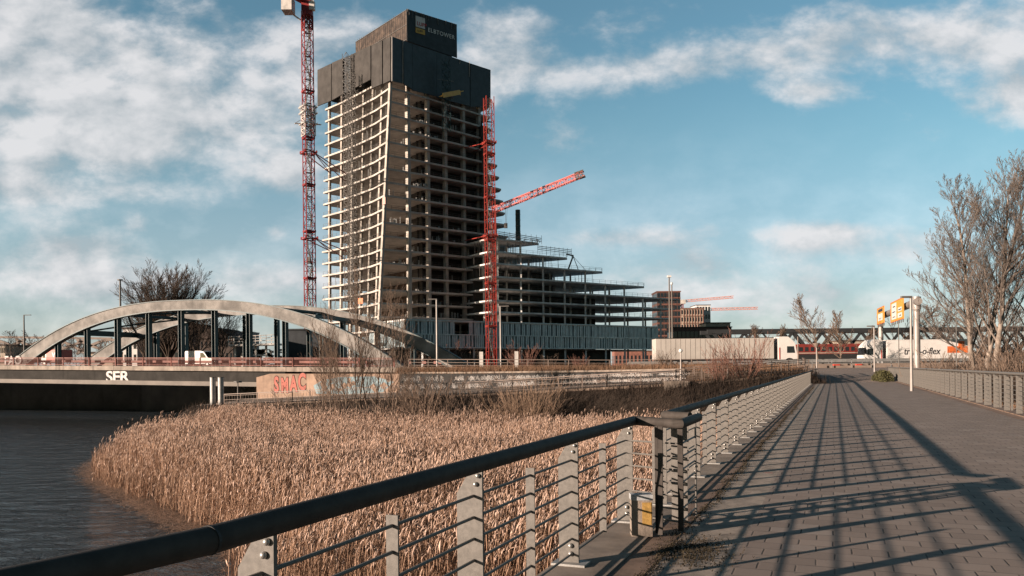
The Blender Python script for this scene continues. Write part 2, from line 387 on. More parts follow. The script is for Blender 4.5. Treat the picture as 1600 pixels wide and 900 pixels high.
# promenade, its bank and the wall behind it
PF = [(-34,84.5,-2.1),(-22,79.5,-1.6),(-10,74.3,-1.05),(0,70,-.55),(8,67,-.1),(13.4,65,.2),(20,66,.6),(25.2,67.5,.9)]
PB = [(-33,99.2,-2.0),(-22,94.9,-1.5),(-11,90.4,-1.0),(0,81.5,-.5),(8,75.4,-.1),(15.2,70,.2),(21,69.4,.6),(26,70,.9)]
rows = [[Vector(b)*(1-t)+Vector(a)*t for a, b in zip(PF, PB)] for t in (0, 1)]
struct(MB().sheet(rows).build('promenade', M['edge_conc']))
rng = random.Random(3)
toe = [(-36,81,-5.3),(-24,76,-4.9),(-12,70,-4.7),(0,65.5,-4.6),(8,62.5,-4.5),(14,60,-4.4),(21,60.5,-4.3),(30,61,-4.2)]
bank_rows = []
for t in (0, .15, .3, .45, .6, .75, .9, 1):
    row = []
    for a, b in zip(toe, PF):
        p = Vector(a)*(1-t)+(Vector(b)-Vector((0,0,.02)))*t; p.z += .35*math.sin(t*math.pi); row.append(p)
    bank_rows.append(row)
struct(MB().sheet([[ (a[0]-.5, a[1]-16, -5.35) for a in toe]]+bank_rows).build('bank', M['mud']))
# grassy slope between the wall top and the road
WT = [(-13.2,91.9,1.05),(-5,85.4,1.0),(0,81.8,1.02),(8,75.7,1.08),(15.2,70.3,1.15),(22,70.5,1.0),(27,71.5,1.0)]
RE = [(-13.2,92.7,1.3),(-5,91,1.3),(0,90,1.3),(8,89.7,1.28),(15.2,89.5,1.22),(22,89.3,1.2),(27,89.2,1.2)]
rows = [[Vector(a)*(1-t)+Vector(b)*t+Vector((0,0,.18*math.sin(t*math.pi))) for a, b in zip(WT, RE)] for t in (0,.33,.66,1)]
rows.insert(0, [Vector((15.2+i*2, 69.6+i*.05, .3+i*.1)) if a[0] > 15 else Vector(a)-Vector((0,0,.1)) for i, a in enumerate(WT)])
struct(MB().sheet(rows[1:]).build('slope', M['earth']))
# slope under the promenade's right end
struct(MB().sheet([[(15.2,70.0,.2),(21,69.4,.6),(26.5,70,.9)],[(15.2,70.3,1.15),(22,70.5,1.0),(27,71.5,1.0)]]).build('slope', M['earth']))

# road
rx = [-170,-120,-90,-63,-40,-26,-13,0,12,30,60,110,200,420]
rows = [[(x, Yfront(x)+.55, zroad(x)) for x in rx], [(x, Yfront(x)+(16.6 if x<-13 else 14), zroad(x)) for x in rx]]
struct(MB().sheet(rows).build('road', M['road']))
# kerb beam along the road's front edge, right of the bridge
kb = MB()
ks = [(x, Yfront(x)) for x in (-13,0,12,20,27.5)]
for (x0,y0),(x1,y1) in zip(ks, ks[1:]):
    kb.bar((x0,y0+.15,zroad(x0)-.12),(x1,y1+.15,zroad(x1)-.12), .55, .42)
kb.bar((27.5,Yfront(27.5)+.15,1.23),(110,Yfront(110)+.15,1.23),.5,.42)
struct(kb.build('kerb', M['kerb']))
ml = MB()
for lane in (3.6, 7.0, 10.4):
    x = -12
    while x < 110:
        ml.add([(x,Yfront(x)+lane,zroad(x)+.006),(x+3,Yfront(x+3)+lane,zroad(x+3)+.006),(x+3,Yfront(x+3)+lane+.15,zroad(x+3)+.006),(x,Yfront(x)+lane+.15,zroad(x)+.006)],[(0,1,2,3)]); x += 9
struct(ml.build('road_markings', M['white']))

# walkway: everything in its own frame (x = across, y = along)
wf = lambda mb, name, m, **k: _wf(mb, name, m, **k)
def _wf(mb, name, m, parent=None, smooth=False):
    ob = mb.build(name, m, parent, smooth); 
    if parent is None: ob.rotation_euler = (0,0,-TH)
    return ob
UE = 76.0
struct(_wf(MB().add([(-.78,-14,0),(4.78,-14,0),(4.78,UE,0),(-.78,UE,0)], [(0,1,2,3)]), 'walkway', M['pavers']))
struct(_wf(MB().add([(-1.34,-14,.0),(-.78,-14,.0),(-.78,UE,0),(-1.34,UE,0)], [(0,1,2,3)]), 'walkway_edge', M['gravel']))
m_ = MB(); m_.add([(-1.62,-14,.0),(-1.34,-14,.0),(-1.34,UE,0),(-1.62,UE,0)], [(0,1,2,3)])
m_.box(-1.375,-1.365,-14,UE,.0005,.006)
struct(_wf(m_, 'walkway_strip', M['strip']))
m_ = MB(); m_.box(-2.12,-1.62,-14,UE,-.55,.012)
struct(_wf(m_, 'deck_edge', M['edge_conc']))
m_ = MB(); m_.box(-1.62,4.78,-14,UE,-.6,-.03); m_.box(-1.2,-.7,-14,60,-1.3,-.6); m_.box(3.8,4.3,-14,60,-1.3,-.6)
struct(_wf(m_, 'deck_underside', M['edge_conc']))
m_ = MB(); m_.add([(4.78,-14,.004),(5.02,-14,.02),(5.02,96,.02),(4.78,96,.004)],[(0,1,2,3)]); m_.box(5.02,5.5,-14,96,-.5,.05)
struct(_wf(m_, 'deck_edge', M['strip']))
# plaza between walkway end and road
pa, pb = W(-1.7,UE), W(5.0,UE)
pl = [[pa, pb, W(5.5,UE,.0)], [Vector((26.6,72,.93)), Vector((36,80,.95)), W(5.5,84,.6)], [Vector((27,89.6,1.2)), Vector((40,89.2,1.18)), Vector((60,88.4,1.15))]]
struct(MB().sheet([[W(-1.7,UE,0), W(1.7,UE,0), W(5.0,UE,0), W(5.2,UE,0)], [W(-2.6,80,.55), W(1.7,80,.5), W(5.0,80,.45), W(5.4,80,.4)],
        [Vector((27.4,89.2,1.2)), Vector((35,89,1.2)), Vector((43,88.7,1.18)), Vector((48,88.5,1.1))]]).build('plaza', M['pavers']))
# ground right of the walkway
rows = []
for u_ in (-14, 20, 50, 75, 96):
    rows.append([W(5.5,u_,-.35), W(9,u_,-.9), W(25,u_,-1.0), W(200,u_,-1.0)])
rows.append([Vector((48,89,1.05)), Vector((60,88.6,1.05)), Vector((110,87,1.0)), Vector((260,84,1.0))])
struct(MB().sheet(rows[:4]+[rows[5]]).build('ground', M['earth']))

# ============================================================ RAILINGS along the walkway
H = 1.095
BZ = [.850,.724,.598,.472,.346,.220,.10]
def fin_mesh(hh, nin=.02, wide=.165, sgn=-1, th=.022, kx=0):
    b = MB(); z0, z1 = .03, hh-.045
    xs_ = [(nin, z0), (nin+wide, z0), (nin+wide, z1-.19), (nin+wide*.28, z1), (nin, z1)]
    b.ext([(sgn*x, -th/2, z) for x, z in xs_], (0, th, 0))
    return b
BM = MB().ball((0,0,0), .021, 10, 6, 1).build('bolt', M['bolt'], None, smooth='all').data
bpy.data.objects.remove(bpy.data.objects['bolt'])
def bolts(parent, sgn, hh):
    for x, z, s in ((.085,.10,1),(.085,.165,1),(.045,hh-.125,.7),(.06,hh-.175,.7)):
        o_ = bpy.data.objects.new('bolt', BM); COL.objects.link(o_); o_.parent = parent; o_.location = (sgn*x, -.018, z); o_.scale = (s,s,s)
def baluster_mesh(hh, sgn):
    b = MB(); b.box(*sorted((sgn*.045, sgn*.11)), -.006, .006, .09, .90 if hh < 1.2 else hh-.1); return b
PL = MB(); PL.box(-.21,.05,-.075,.075,.0125,.028)
def railing(label, cat, n0, us, hh, sgn, name='walkway_railing', u0=None, u1=None, joints=(), bz=None, top_r=.047, group=None, rail_mat='handrail', kink=None):
    root = empty(name, W(n0, us[0]), -TH, label, cat, group)
    off = us[0]
    hr = MB(); hr.tube([(0, u0-off, hh-top_r), (0, u1-off, hh-top_r)] if kink is None else [(-kink[1]*(kink[0]-u0), u0-off, hh-top_r), (0, kink[0]-off, hh-top_r), (0, u1-off, hh-top_r)], top_r, 20, True)
    hr.build('handrail', M[rail_mat], root, smooth=True)
    for ju in joints:
        j = MB(); j.tube([(0, ju-off-.006, hh-top_r), (0, ju-off+.006, hh-top_r)], top_r+.0022, 20, True); j.build('joint_ring', M['black'], root)
    for z in (bz or BZ):
        b = MB(); b.tube([(sgn*.075, u0-off+.05, z), (sgn*.075, u1-off-.03, z)] if kink is None else [(sgn*.075-kink[1]*(kink[0]-u0), u0-off, z), (sgn*.075, kink[0]-off, z), (sgn*.075, u1-off-.03, z)], .0092, 6, True); b.build('rail_bar', M['rail'], root, smooth=True)
    fm = bm_ = pm = bal = None
    for i, u in enumerate(us):
        if fm is None:
            fm = fin_mesh(hh, sgn=sgn).build('post', M['rail'], root); bolts(fm, sgn, hh)
            p_ = MB(); p_.box(*sorted((sgn*-.05, sgn*.23)), -.085, .085, .0125, .03); pl_ = p_.build('base_plate', M['steel'], fm)
        else:
            c = fm.copy(); COL.objects.link(c); c.parent = root; c.location = (0 if kink is None or u > kink[0] else -kink[1]*(kink[0]-u), u-off, 0)
            d = pl_.copy(); COL.objects.link(d); d.parent = c
            if (i < 22 or len(us) < 15) and sgn < 0: bolts(c, sgn, hh)
        if i+1 < len(us):
            mid = (us[i]+us[i+1])/2-off
            if bal is None: bal = baluster_mesh(hh, sgn).build('baluster', M['rail'], root); bal.location = (0, mid, 0)
            else: c = bal.copy(); COL.objects.link(c); c.parent = root; c.location = (0, mid, 0)
    return root
nn = -1.89
us_near = [7.98-1.865*k for k in range(9, -1, -1)]
near = railing('near walkway railing with thick dark handrail running down to the bottom left corner', 'railing', nn, us_near, H, -1, u0=-10, u1=7.93, joints=(2.03,), kink=(2.03,.18))
nf = -1.76
us_far = [9.9+1.63*k for k in range(41)]
far = railing('long walkway railing receding from the overlap joint to the far end of the path', 'railing', nf, us_far, H, -1, u0=9.0, u1=76.3)
us_r = [4.0+1.85*k for k in range(47)]
right = railing('taller grey railing with sunlit fins along the right side of the walkway', 'railing', 5.08, us_r, 1.3, 1, u0=3, u1=91, bz=[1.16,1.02,.88,.74,.60,.46,.32,.18], rail_mat='rail')
# overlap joint: near railing jogs inwards
def lc(root_n, root_u, p): return (p[0]-root_n, p[1]-root_u, p[2])
r0 = us_near[0]; zt = H-.047
jb = MB(); jb.tube([lc(nn,r0,(nn,7.93,zt)), lc(nn,r0,(nn+.03,7.96,zt)), lc(nn,r0,(-1.40,7.62,zt)), lc(nn,r0,(-1.36,7.62,zt)), lc(nn,r0,(-1.355,7.68,zt)), lc(nn,r0,(-1.35,8.62,zt))], .047, 16, True)
jb.build('handrail', M['handrail'], near, smooth=True)
pp = MB(); pp.bar(lc(nn,r0,(-1.37,7.66,.02)), lc(nn,r0,(-1.37,7.66,zt)), .05, .03, up=(0,1,0)); pp.build('corner_post', M['handrail'], near)  # darkened paint stands for the shade falling on this post
pp = MB(); pp.bar(lc(nn,r0,(-1.52,7.42,.02)), lc(nn,r0,(-1.55,7.62,zt-.03)), .045, .025, up=(0,1,0)); pp.bar(lc(nn,r0,(-1.56,7.47,.02)), lc(nn,r0,(-1.6,7.66,zt-.03)), .03, .02, up=(0,1,0)); pp.build('corner_post', M['handrail'], near)  # same darkened paint, shade put into the colour
pp = MB(); pp.bar(lc(nn,r0,(-1.36,8.5,.02)), lc(nn,r0,(-1.36,8.5,zt)), .012, .05, up=(0,1,0)); pp.build('post', M['rail'], near)
pp = MB(); pp.box(*[v for v in (-1.53-nn,-1.37-nn)], 8.04-r0, 8.054-r0, .03, H-.05); fb = pp.build('post', M['rail'], near)
for z in BZ:
    b = MB(); b.tube([lc(nn,r0,(nn-.07,7.92,z)), lc(nn,r0,(-1.37,7.68,z))], .0092, 6); b.tube([lc(nn,r0,(-1.37,7.68,z)), lc(nn,r0,(-1.37,8.52,z))], .0092, 6); b.build('rail_bar', M['rail'], near)
f0 = us_far[0]
jb = MB(); jb.tube([lc(nf,f0,(nf,9.05,zt)), lc(nf,f0,(nf-.02,8.98,zt)), lc(nf,f0,(nf+.02,8.93,zt)), lc(nf,f0,(-1.46,8.78,zt))], .045, 16, True); jb.build('handrail', M['handrail'], far, smooth=True)
for uu_ in (9.08,):
    c = [ch for ch in far.children if ch.name.startswith('post')][0]
    d = c.copy(); COL.objects.link(d); d.parent = far; d.location = (0, uu_-f0, 0)
    for ch in c.children: e = ch.copy(); COL.objects.link(e); e.parent = d
# far end gate piece of the left railing
eg = MB()
for k in range(7): eg.bar((.12+.16*k*.2, 76.5-f0+k*.35, .02), (.12+.16*k*.2, 76.5-f0+k*.35, 1.15), .06, .03)
eg.bar((.12, 76.4-f0, 1.15), (.34, 78.8-f0, 1.15), .08, .06); eg.build('end_panel', M['rail'], far)
# weathered timber post with a white cap beyond the joint
tp = empty('marker_post', gnd(1002, 838, 0)+Vector((0,0,0)), 0, 'short weathered timber post with white cap and yellow patch behind the railing joint', 'post')
b = MB(); b.box(-.095,.095,-.07,.07,.01,.35); b.build('post', M['bark_pale'], tp)
b = MB(); b.box(-.10,.10,-.075,.075,.35,.40); b.build('cap', mat('dull_white_cap', (.42,.43,.44), .6, .2, 9), tp)
b = MB(); b.box(.0,.085,-.074,-.0702,.12,.33); b.build('patch', mat('faded_yellow', (.42,.25,.07), .7, .3, 20), tp)

# moss and dirt line
def tufts(name, label, region, num, hgt, m, seed, cat, wid=.004, frame=True):
    r = random.Random(seed); b = MB()
    for _ in range(num):
        x, y, z = region(r)
        for k in range(5):
            a = r.uniform(0, 6.28); h = hgt*r.uniform(.3, 1); l = r.uniform(.2, 1.1)*h
            dx, dy = math.cos(a), math.sin(a); ww = wid*r.uniform(.6, 1.5)
            b.add([(x-dy*ww,y+dx*ww,z),(x+dy*ww,y-dx*ww,z),(x+dx*l,y+dy*l,z+h)], [(0,1,2)])
    ob = b.build(name, m)
    if frame: ob.rotation_euler = (0,0,-TH)
    return tag(ob, label, cat, kind='stuff')
def mossline(r):
    u = r.uniform(2, 60)**1; u = 2+58*r.random()**1.6
    t = math.sin(u*2.1)*.5+math.sin(u*5.3+1)*.3+math.sin(u*.7)*.4
    return (-1.35+.05*t+r.gauss(0, .035+.03*max(0,math.sin(u*1.7+.5))), u, .004)
tufts('moss', 'dead brown moss and dirt in the gap along the railing edge strip', mossline, 5200, .022, M['moss'], 5, 'moss')
def mosspatch(r):
    u = 6.9+r.gauss(0, .28); return (-1.15+r.gauss(0, .16), u, .004)
tufts('moss', 'patch of dead moss on the paving beside the overlapping railing ends', mosspatch, 900, .022, M['moss'], 6, 'moss')
b = MB(); r = random.Random(2)
for k in range(2600):
    x, y, z = mossline(r); s = r.uniform(.003,.011); a = r.uniform(0,3)
    b.add([(x+s*math.cos(a+q*2.1)*r.uniform(.6,1.3), y+1.6*s*math.sin(a+q*2.1), z+.001) for q in range(3)]+[(x,y,z+s*.8)], [(0,1,3),(1,2,3),(2,0,3)])
tag(_wf(b, 'dirt', M['mud']), 'crumbs of dirt and leaf litter along the walkway edge', 'dirt', kind='stuff')
b = MB(); r = random.Random(77)
for k in range(420):
    x, y = r.uniform(-1.2,4.7), r.uniform(3,45); x = x if r.random() < .4 else r.choice((-1.1,4.6))+r.gauss(0,.18); s = r.uniform(.008,.022); a = r.uniform(0,3)
    b.add([(x+s*math.cos(a+q*1.57)*(1 if q%2 else .5), y+s*math.sin(a+q*1.57)*(1 if q%2 else .5), .005+r.uniform(0,.012)) for q in range(4)], [(0,1,2,3)])
tag(_wf(b, 'fallen_leaves', mat('leaf_litter', (.13,.07,.035), .9, .3, 9, bump=0, island=.5)), 'small dry leaves and crumbs scattered over the paving', 'leaves', kind='stuff')
# faded pink chalk stroke on the paving
pm_ = gnd(1195, 739, 0.0); a_ = MB(); p2 = gnd(1208, 739.6, 0)
a_.add([pm_+Vector((0,0,.004)), p2+Vector((0,0,.004)), p2+Vector((0,.03,.004)), pm_+Vector((0,.03,.004))], [(0,1,2,3)])
tag(a_.build('chalk_mark', mat('pink_chalk', (.6,.16,.14), .9, .2, 20)), 'short pink chalk stroke on the paving', 'chalk mark')
cv = MB(); c0 = gnd(1463, 630, 0); c1 = gnd(1494, 630.5, 0)
cv.add([c0+Vector((0,0,.004)), c1+Vector((0,0,.004)), c1+Vector((.1,.5,.004)), c0+Vector((.1,.5,.004))], [(0,1,2,3)])
tag(cv.build('drain_cover', M['kerb']), 'pale strip drain cover set in the paving near the right railing', 'drain cover')

# ============================================================ REEDS
def reeds():
    rs = np.random.RandomState(7)
    poly = np.array([(-7,19),(-7.6,23),(-8.6,27.5),(-11.5,31),(-14.3,34.5),(-17.5,38.5),(-21.2,43.3),(-24.5,47.5),(-27.2,51.8),(-29.6,57),(-30,63),(-29,70),(-28.5,77.5),(-24,77),(-12,71.5),(0,66.5),(8,63.5),(16,61),(21,60),(30,60),(12,19)])
    def inside(x, y):
        c = np.zeros(len(x), bool); j = len(poly)-1
        for i in range(len(poly)):
            xi, yi = poly[i]; xj, yj = poly[j]
            c ^= ((yi > y) != (yj > y)) & (x < (xj-xi)*(y-yi)/(yj-yi+1e-9)+xi); j = i
        return c
    N = 165000
    X = rs.uniform(-31, 30, N); Y = rs.uniform(19, 78, N)
    wob = np.sin(X*1.1+Y*.6)*.5+np.sin(Y*1.7)*.35
    ok = inside(X+wob*.6, Y); 
    n_ = X*CT-Y*ST; ok &= n_ < -1.9-.0*Y
    # only where the camera side can see
    clump = np.sin(X*.9+1.3*np.sin(Y*.5))*np.sin(Y*.8+np.sin(X*.7)); ok &= rs.rand(N) < .80+.2*clump
    X = X[ok]; Y = Y[ok]; n = len(X)
    zb = np.where(Y > 58, -5.05+(Y-58)*.03, -5.05)
    # distance to the water's edge (cheap): lower reeds at the margin
    A = poly[1:12]; dmin = np.full(n, 1e9)
    for (x0,y0),(x1,y1) in zip(A[:-1], A[1:]):
        vx, vy = x1-x0, y1-y0; t = np.clip(((X-x0)*vx+(Y-y0)*vy)/(vx*vx+vy*vy), 0, 1)
        dmin = np.minimum(dmin, np.hypot(X-x0-t*vx, Y-y0-t*vy))
    h = 2.35+.22*np.sin(X*.45)*np.sin(Y*.37)+rs.normal(0, .30, n); h *= np.clip(.42+dmin*.28+rs.uniform(-.12,.22,n), .35, 1)
    h *= np.where(rs.rand(n) < .12, rs.uniform(.5, .9, n), 1)
    lean = rs.normal(0, .09, (n, 2))+np.array([.06, .03]); lean *= h[:, None]
    edge = dmin < .9; k = edge & (rs.rand(n) < .35); lean[k] *= 5; h[k] *= .45
    ang = rs.uniform(0, np.pi, n); wd = rs.uniform(.006, .012, n)
    dxy = np.stack([np.cos(ang), np.sin(ang)], 1)
    base = np.stack([X, Y, zb], 1)
    V_ = []; F_ = []; MI = []
    off = 0
    # stalks: 4 levels x 2
    lv = np.array([0, .4, .75, 1.0]); vs = np.zeros((n, 8, 3))
    for i, t in enumerate(lv):
        c = base.copy(); c[:, :2] += lean*(t**2); c[:, 2] += h*t
        ww = (wd*(1-.4*t))[:, None]*dxy
        vs[:, 2*i] = c; vs[:, 2*i, :2] -= ww; vs[:, 2*i+1] = c; vs[:, 2*i+1, :2] += ww
    V_.append(vs.reshape(-1, 3)); ids = (np.arange(n)*8)[:, None, None]
    F_.append((ids+np.array([[0,1,3,2],[2,3,5,4],[4,5,7,6]])[None]).reshape(-1, 4)); MI.append(np.zeros(n*3, int)); off += n*8
    # leaves: 2 per reed, one bent ribbon each (5 pts -> quads)
    for q in range(3):
        t0 = rs.uniform(.15, .8, n); L = rs.uniform(.3, .6, n); a = rs.uniform(0, 2*np.pi, n)
        d = np.stack([np.cos(a), np.sin(a)], 1); pd = np.stack([-d[:, 1], d[:, 0]], 1)
        c = base.copy(); c[:, :2] += lean*(t0**2)[:, None]; c[:, 2] += h*t0
        lw = rs.uniform(.004, .008, n)[:, None]
        vs = np.zeros((n, 6, 3))
        for i, (r_, z_) in enumerate(((0, 0), (.35, .62), (.85, .45+rs.uniform(-.5,.3)))):
            p = c.copy(); p[:, :2] += d*(L*r_)[:, None]; p[:, 2] += L*z_
            w_ = lw*(1 if i < 2 else .2)
            vs[:, 2*i] = p; vs[:, 2*i, :2] -= pd*w_; vs[:, 2*i+1] = p; vs[:, 2*i+1, :2] += pd*w_
        V_.append(vs.reshape(-1, 3)); ids = (off+np.arange(n)*6)[:, None, None]
        F_.append((ids+np.array([[0,1,3,2],[2,3,5,4]])[None]).reshape(-1, 4)); MI.append(np.zeros(n*2, int)); off += n*6
    # plumes: drooping spindle, 4-sided, 5 rings
    has = rs.rand(n) < np.clip(.35+dmin*.3, .3, .82); idx = np.where(has)[0]; m = len(idx)
    L = rs.uniform(.20, .36, m); wa = rs.normal(.55, .9, m); bend = rs.uniform(.2, .9, m)
    d = np.stack([np.cos(wa), np.sin(wa)], 1); pd = np.stack([-d[:, 1], d[:, 0]], 1)
    tip = base[idx].copy(); tip[:, :2] += lean[idx]; tip[:, 2] += h[idx]-.05
    rad = rs.uniform(.018, .034, m)
    rings = [(0, .15), (.25, .8), (.5, 1.0), (.78, .65), (1.0, .08)]
    vs = np.zeros((m, 20, 3))
    for i, (t, rr) in enumerate(rings):
        c = tip.copy(); c[:, :2] += d*(L*bend*t*t)[:, None]; c[:, 2] += L*(t-.55*bend*t*t)
        jit = 1+rs.uniform(-.3, .3, m)
        for k_ in range(4):
            s1, s2 = [(1,0),(0,1),(-1,0),(0,-1)][k_]
            p = c.copy(); p[:, :2] += pd*(rad*rr*s1*jit)[:, None]+d*(rad*rr*.7*s2)[:, None]; p[:, 2] += rad*rr*s2*.4
            vs[:, i*4+k_] = p
    V_.append(vs.reshape(-1, 3)); ids = (off+np.arange(m)*20)[:, None, None]
    fq = [[4*i+k_, 4*i+(k_+1)%4, 4*i+4+(k_+1)%4, 4*i+4+k_] for i in range(4) for k_ in range(4)]
    F_.append((ids+np.array(fq)[None]).reshape(-1, 4)); MI.append(np.ones(m*16, int))
    V = np.concatenate(V_); Fc = np.concatenate(F_); MI = np.concatenate(MI)
    me = bpy.data.meshes.new('reeds'); me.vertices.add(len(V)); me.vertices.foreach_set('co', V.astype(np.float32).ravel())
    me.loops.add(Fc.size); me.loops.foreach_set('vertex_index', Fc.astype(np.int32).ravel())
    me.polygons.add(len(Fc)); me.polygons.foreach_set('loop_start', np.arange(0, Fc.size, 4, dtype=np.int32))
    me.materials.append(M['stalk']); me.materials.append(M['plume'])
    me.polygons.foreach_set('material_index', MI.astype(np.int32)); me.update(calc_edges=True)
    ob = bpy.data.objects.new('reeds', me); COL.objects.link(ob)
    tag(ob, 'dense bed of dry brown reeds with pale plumes beside the river', 'reeds', kind='stuff')
    # root mat the reeds stand in, just above the water
    pts = [(x, y) for x, y in poly]; struct(MB().prism([(p[0]*.985+.15, p[1]) for p in pts][::-1], WZ-.3, WZ+.05).build('reed_bed_mud', M['mud']))
    # broken straw at the water's edge
    r = random.Random(9); b = MB()
    for (x0,y0),(x1,y1) in zip(A[:-1], A[1:]):
        L = math.hypot(x1-x0, y1-y0)
        for _ in range(int(L*260)):
            t = r.random(); x = x0+(x1-x0)*t+r.gauss(0,.45)-.1; y = y0+(y1-y0)*t+r.gauss(0,.45)-.15
            a = r.uniform(0, 6.28) if r.random() < .6 else r.gauss(-.75,.7); l = r.uniform(.15, .9); z = WZ+.03+r.uniform(0,.16); w_ = r.uniform(.004,.009)
            dx, dy = math.cos(a)*l, math.sin(a)*l; nx, ny = -math.sin(a)*w_, math.cos(a)*w_
            b.add([(x-nx,y-ny,z),(x+nx,y+ny,z),(x+dx+nx,y+dy+ny,z+.0),(x+dx-nx,y+dy-ny,z+.0)],[(0,1,2,3)])
    tag(b.build('straw', M['stalk']), 'broken straw stems lying at the water edge of the reed bed', 'straw', kind='stuff')
reeds()

# ============================================================ BARE TREES
def grow(seed, h, r0, spread=.5, nlev=4, kids=(9,7,6,5), up=.25, first=.25, wander=.12, lenf=.55, ratio=.55, leaders=1, sides=(8,5,4,3,3), tw=.006, droop=0, lean=(0,0), fan=0):
    r = random.Random(seed); tr = MB(); cr = MB()
    def branch(p, d, L, rad, lev, target):
        nseg = max(2, [9, 6, 4, 3, 2][min(lev,4)]); pts = [p.copy()]; rads = [rad]; dirs = [d.copy()]
        for i in range(nseg):
            d = (d+Vector((r.gauss(0,wander), r.gauss(0,wander), r.gauss(0,wander*.6)+up*(.35 if lev else .3)/nseg*2-droop*lev*.1))).normalized()
            p = p+d*(L/nseg); pts.append(p.copy()); dirs.append(d.copy())
            rads.append(max(tw*.7, rad*(1-(i+1)/nseg*(.85 if lev else .8))))
        target.tube(pts, rads, sides[min(lev,4)], False)
        if lev < nlev:
            nk = kids[lev]; nk = max(1, int(nk*r.uniform(.8, 1.2)))
            for k in range(nk):
                t = (first if lev == 0 else .18)+(1-(first if lev == 0 else .18))*(k+r.random())/nk
                t = min(t, .98); j = min(nseg-1, int(t*nseg)); f = t*nseg-j
                bp = pts[j].lerp(pts[j+1], f); bd = dirs[j+1]
                a = r.uniform(0, 6.283); side = bd.orthogonal().normalized(); side.rotate(Matrix.Rotation(a, 3, bd))
                sp = spread*r.uniform(.7, 1.3)*(1.0 if lev else (1.25-.6*t))
                nd = (bd*math.cos(sp)+side*math.sin(sp)).normalized()
                LL = L*lenf*(1-.55*t if lev else 1.15-.75*t)*r.uniform(.75, 1.2)
                branch(bp, nd, LL, max(tw, rads[j]*ratio*r.uniform(.7,1)), lev+1, cr)
    if fan:
        tr.tube([Vector((0,0,-.3)), Vector((.05,0,h*.12)), Vector((0,.05,h*.24))], [r0, r0*.85, r0*.75], 8, False)
        for q in range(fan):
            a = q*2.4+r.uniform(-.3,.3); s_ = math.sqrt((q+.5)/fan)*.68
            L = h*.76/(1+.16*s_*s_)
            branch(Vector((0,0,h*r.uniform(.12,.24))), Vector((math.cos(a)*s_, math.sin(a)*s_, 1)).normalized(), L*r.uniform(.9,1), r0*.4, 1, cr)
        return tr, cr
    for q in range(leaders):
        a = r.uniform(0, 6.28)+q*6.28/leaders; s_ = 0 if leaders == 1 else .10
        branch(Vector((math.cos(a)*s_*2, math.sin(a)*s_*2, -.2)), Vector((math.cos(a)*s_+lean[0], math.sin(a)*s_+lean[1], 1)).normalized(), h*r.uniform(.85,1) if leaders > 1 else h, r0*r.uniform(.75,1), 0, tr)
    return tr, cr
def tree(name, label, loc, seed, h, r0, mb='bark', mc='twig', group=None, cat='tree', **k):
    t = empty(name, loc, 0, label, cat, group)
    a, b = grow(seed, h, r0, **k)
    a.build('trunk', M[mb], t, smooth='all'); b.build('crown', M[mc], t)
    return t
# ============================================================ TOWER under construction
tw_ = empty('unfinished_tower', (-33, 222, 2), 0, 'tall unfinished concrete tower with open floors and dark screens around its top', 'tower')
def rel(p, o=(-33,222,2)): return Vector(p)-Vector(o)
ZT = 79.55; PIT = 3.72; NF = 21
def corner(z): return Vector((-32.9-4.0*(ZT-z)/66.0, 220.0))
Lpts0 = [Vector(p) for p in ((-32.9,220),(-38.2,227.9),(-43.8,234.6),(-50.9,242.6),(-57.8,249.6))]
def left_pts(z):
    c = corner(z); e_ = Vector((-1.4*min(1,(ZT-z)/40.0),0)) if z < ZT else Vector((0,0)); return [c]+[Lpts0[i]+(c-Lpts0[0])*(1-i/4.0)**1.6+e_*(i/4.0)**2 for i in range(1,5)]
def right_pts(z):
    c = corner(z); e = Vector((-7.4+5.2*min(1, max(0, (ZT-z)/34.0)), 246.0))
    return [c, c.lerp(e,.33)+Vector((.25,-.35)), c.lerp(e,.66)+Vector((.25,-.35)), e]
def outline(z, off=0):
    L_ = left_pts(z); Rr = right_pts(z); e = Rr[-1]
    pts = list(reversed(Lpts0[-1:]+[])) 
    ring = [L_[4]]+[L_[3],L_[2],L_[1]]+[L_[0]]+Rr[1:]+[e+Vector((1.2,1.6)), e+Vector((.6,4.2)), Vector((-30,276))]
    return ring
colsL = [(.0,),(.2,),(.37,),(.52,),(.66,),(.79,),(.93,)]
def polyat(pts, t):
    n = len(pts)-1; x = t*n; i = min(n-1, int(x)); return pts[i].lerp(pts[i+1], x-i)
slab_z = [ZT-PIT*k for k in range(-1, NF)]
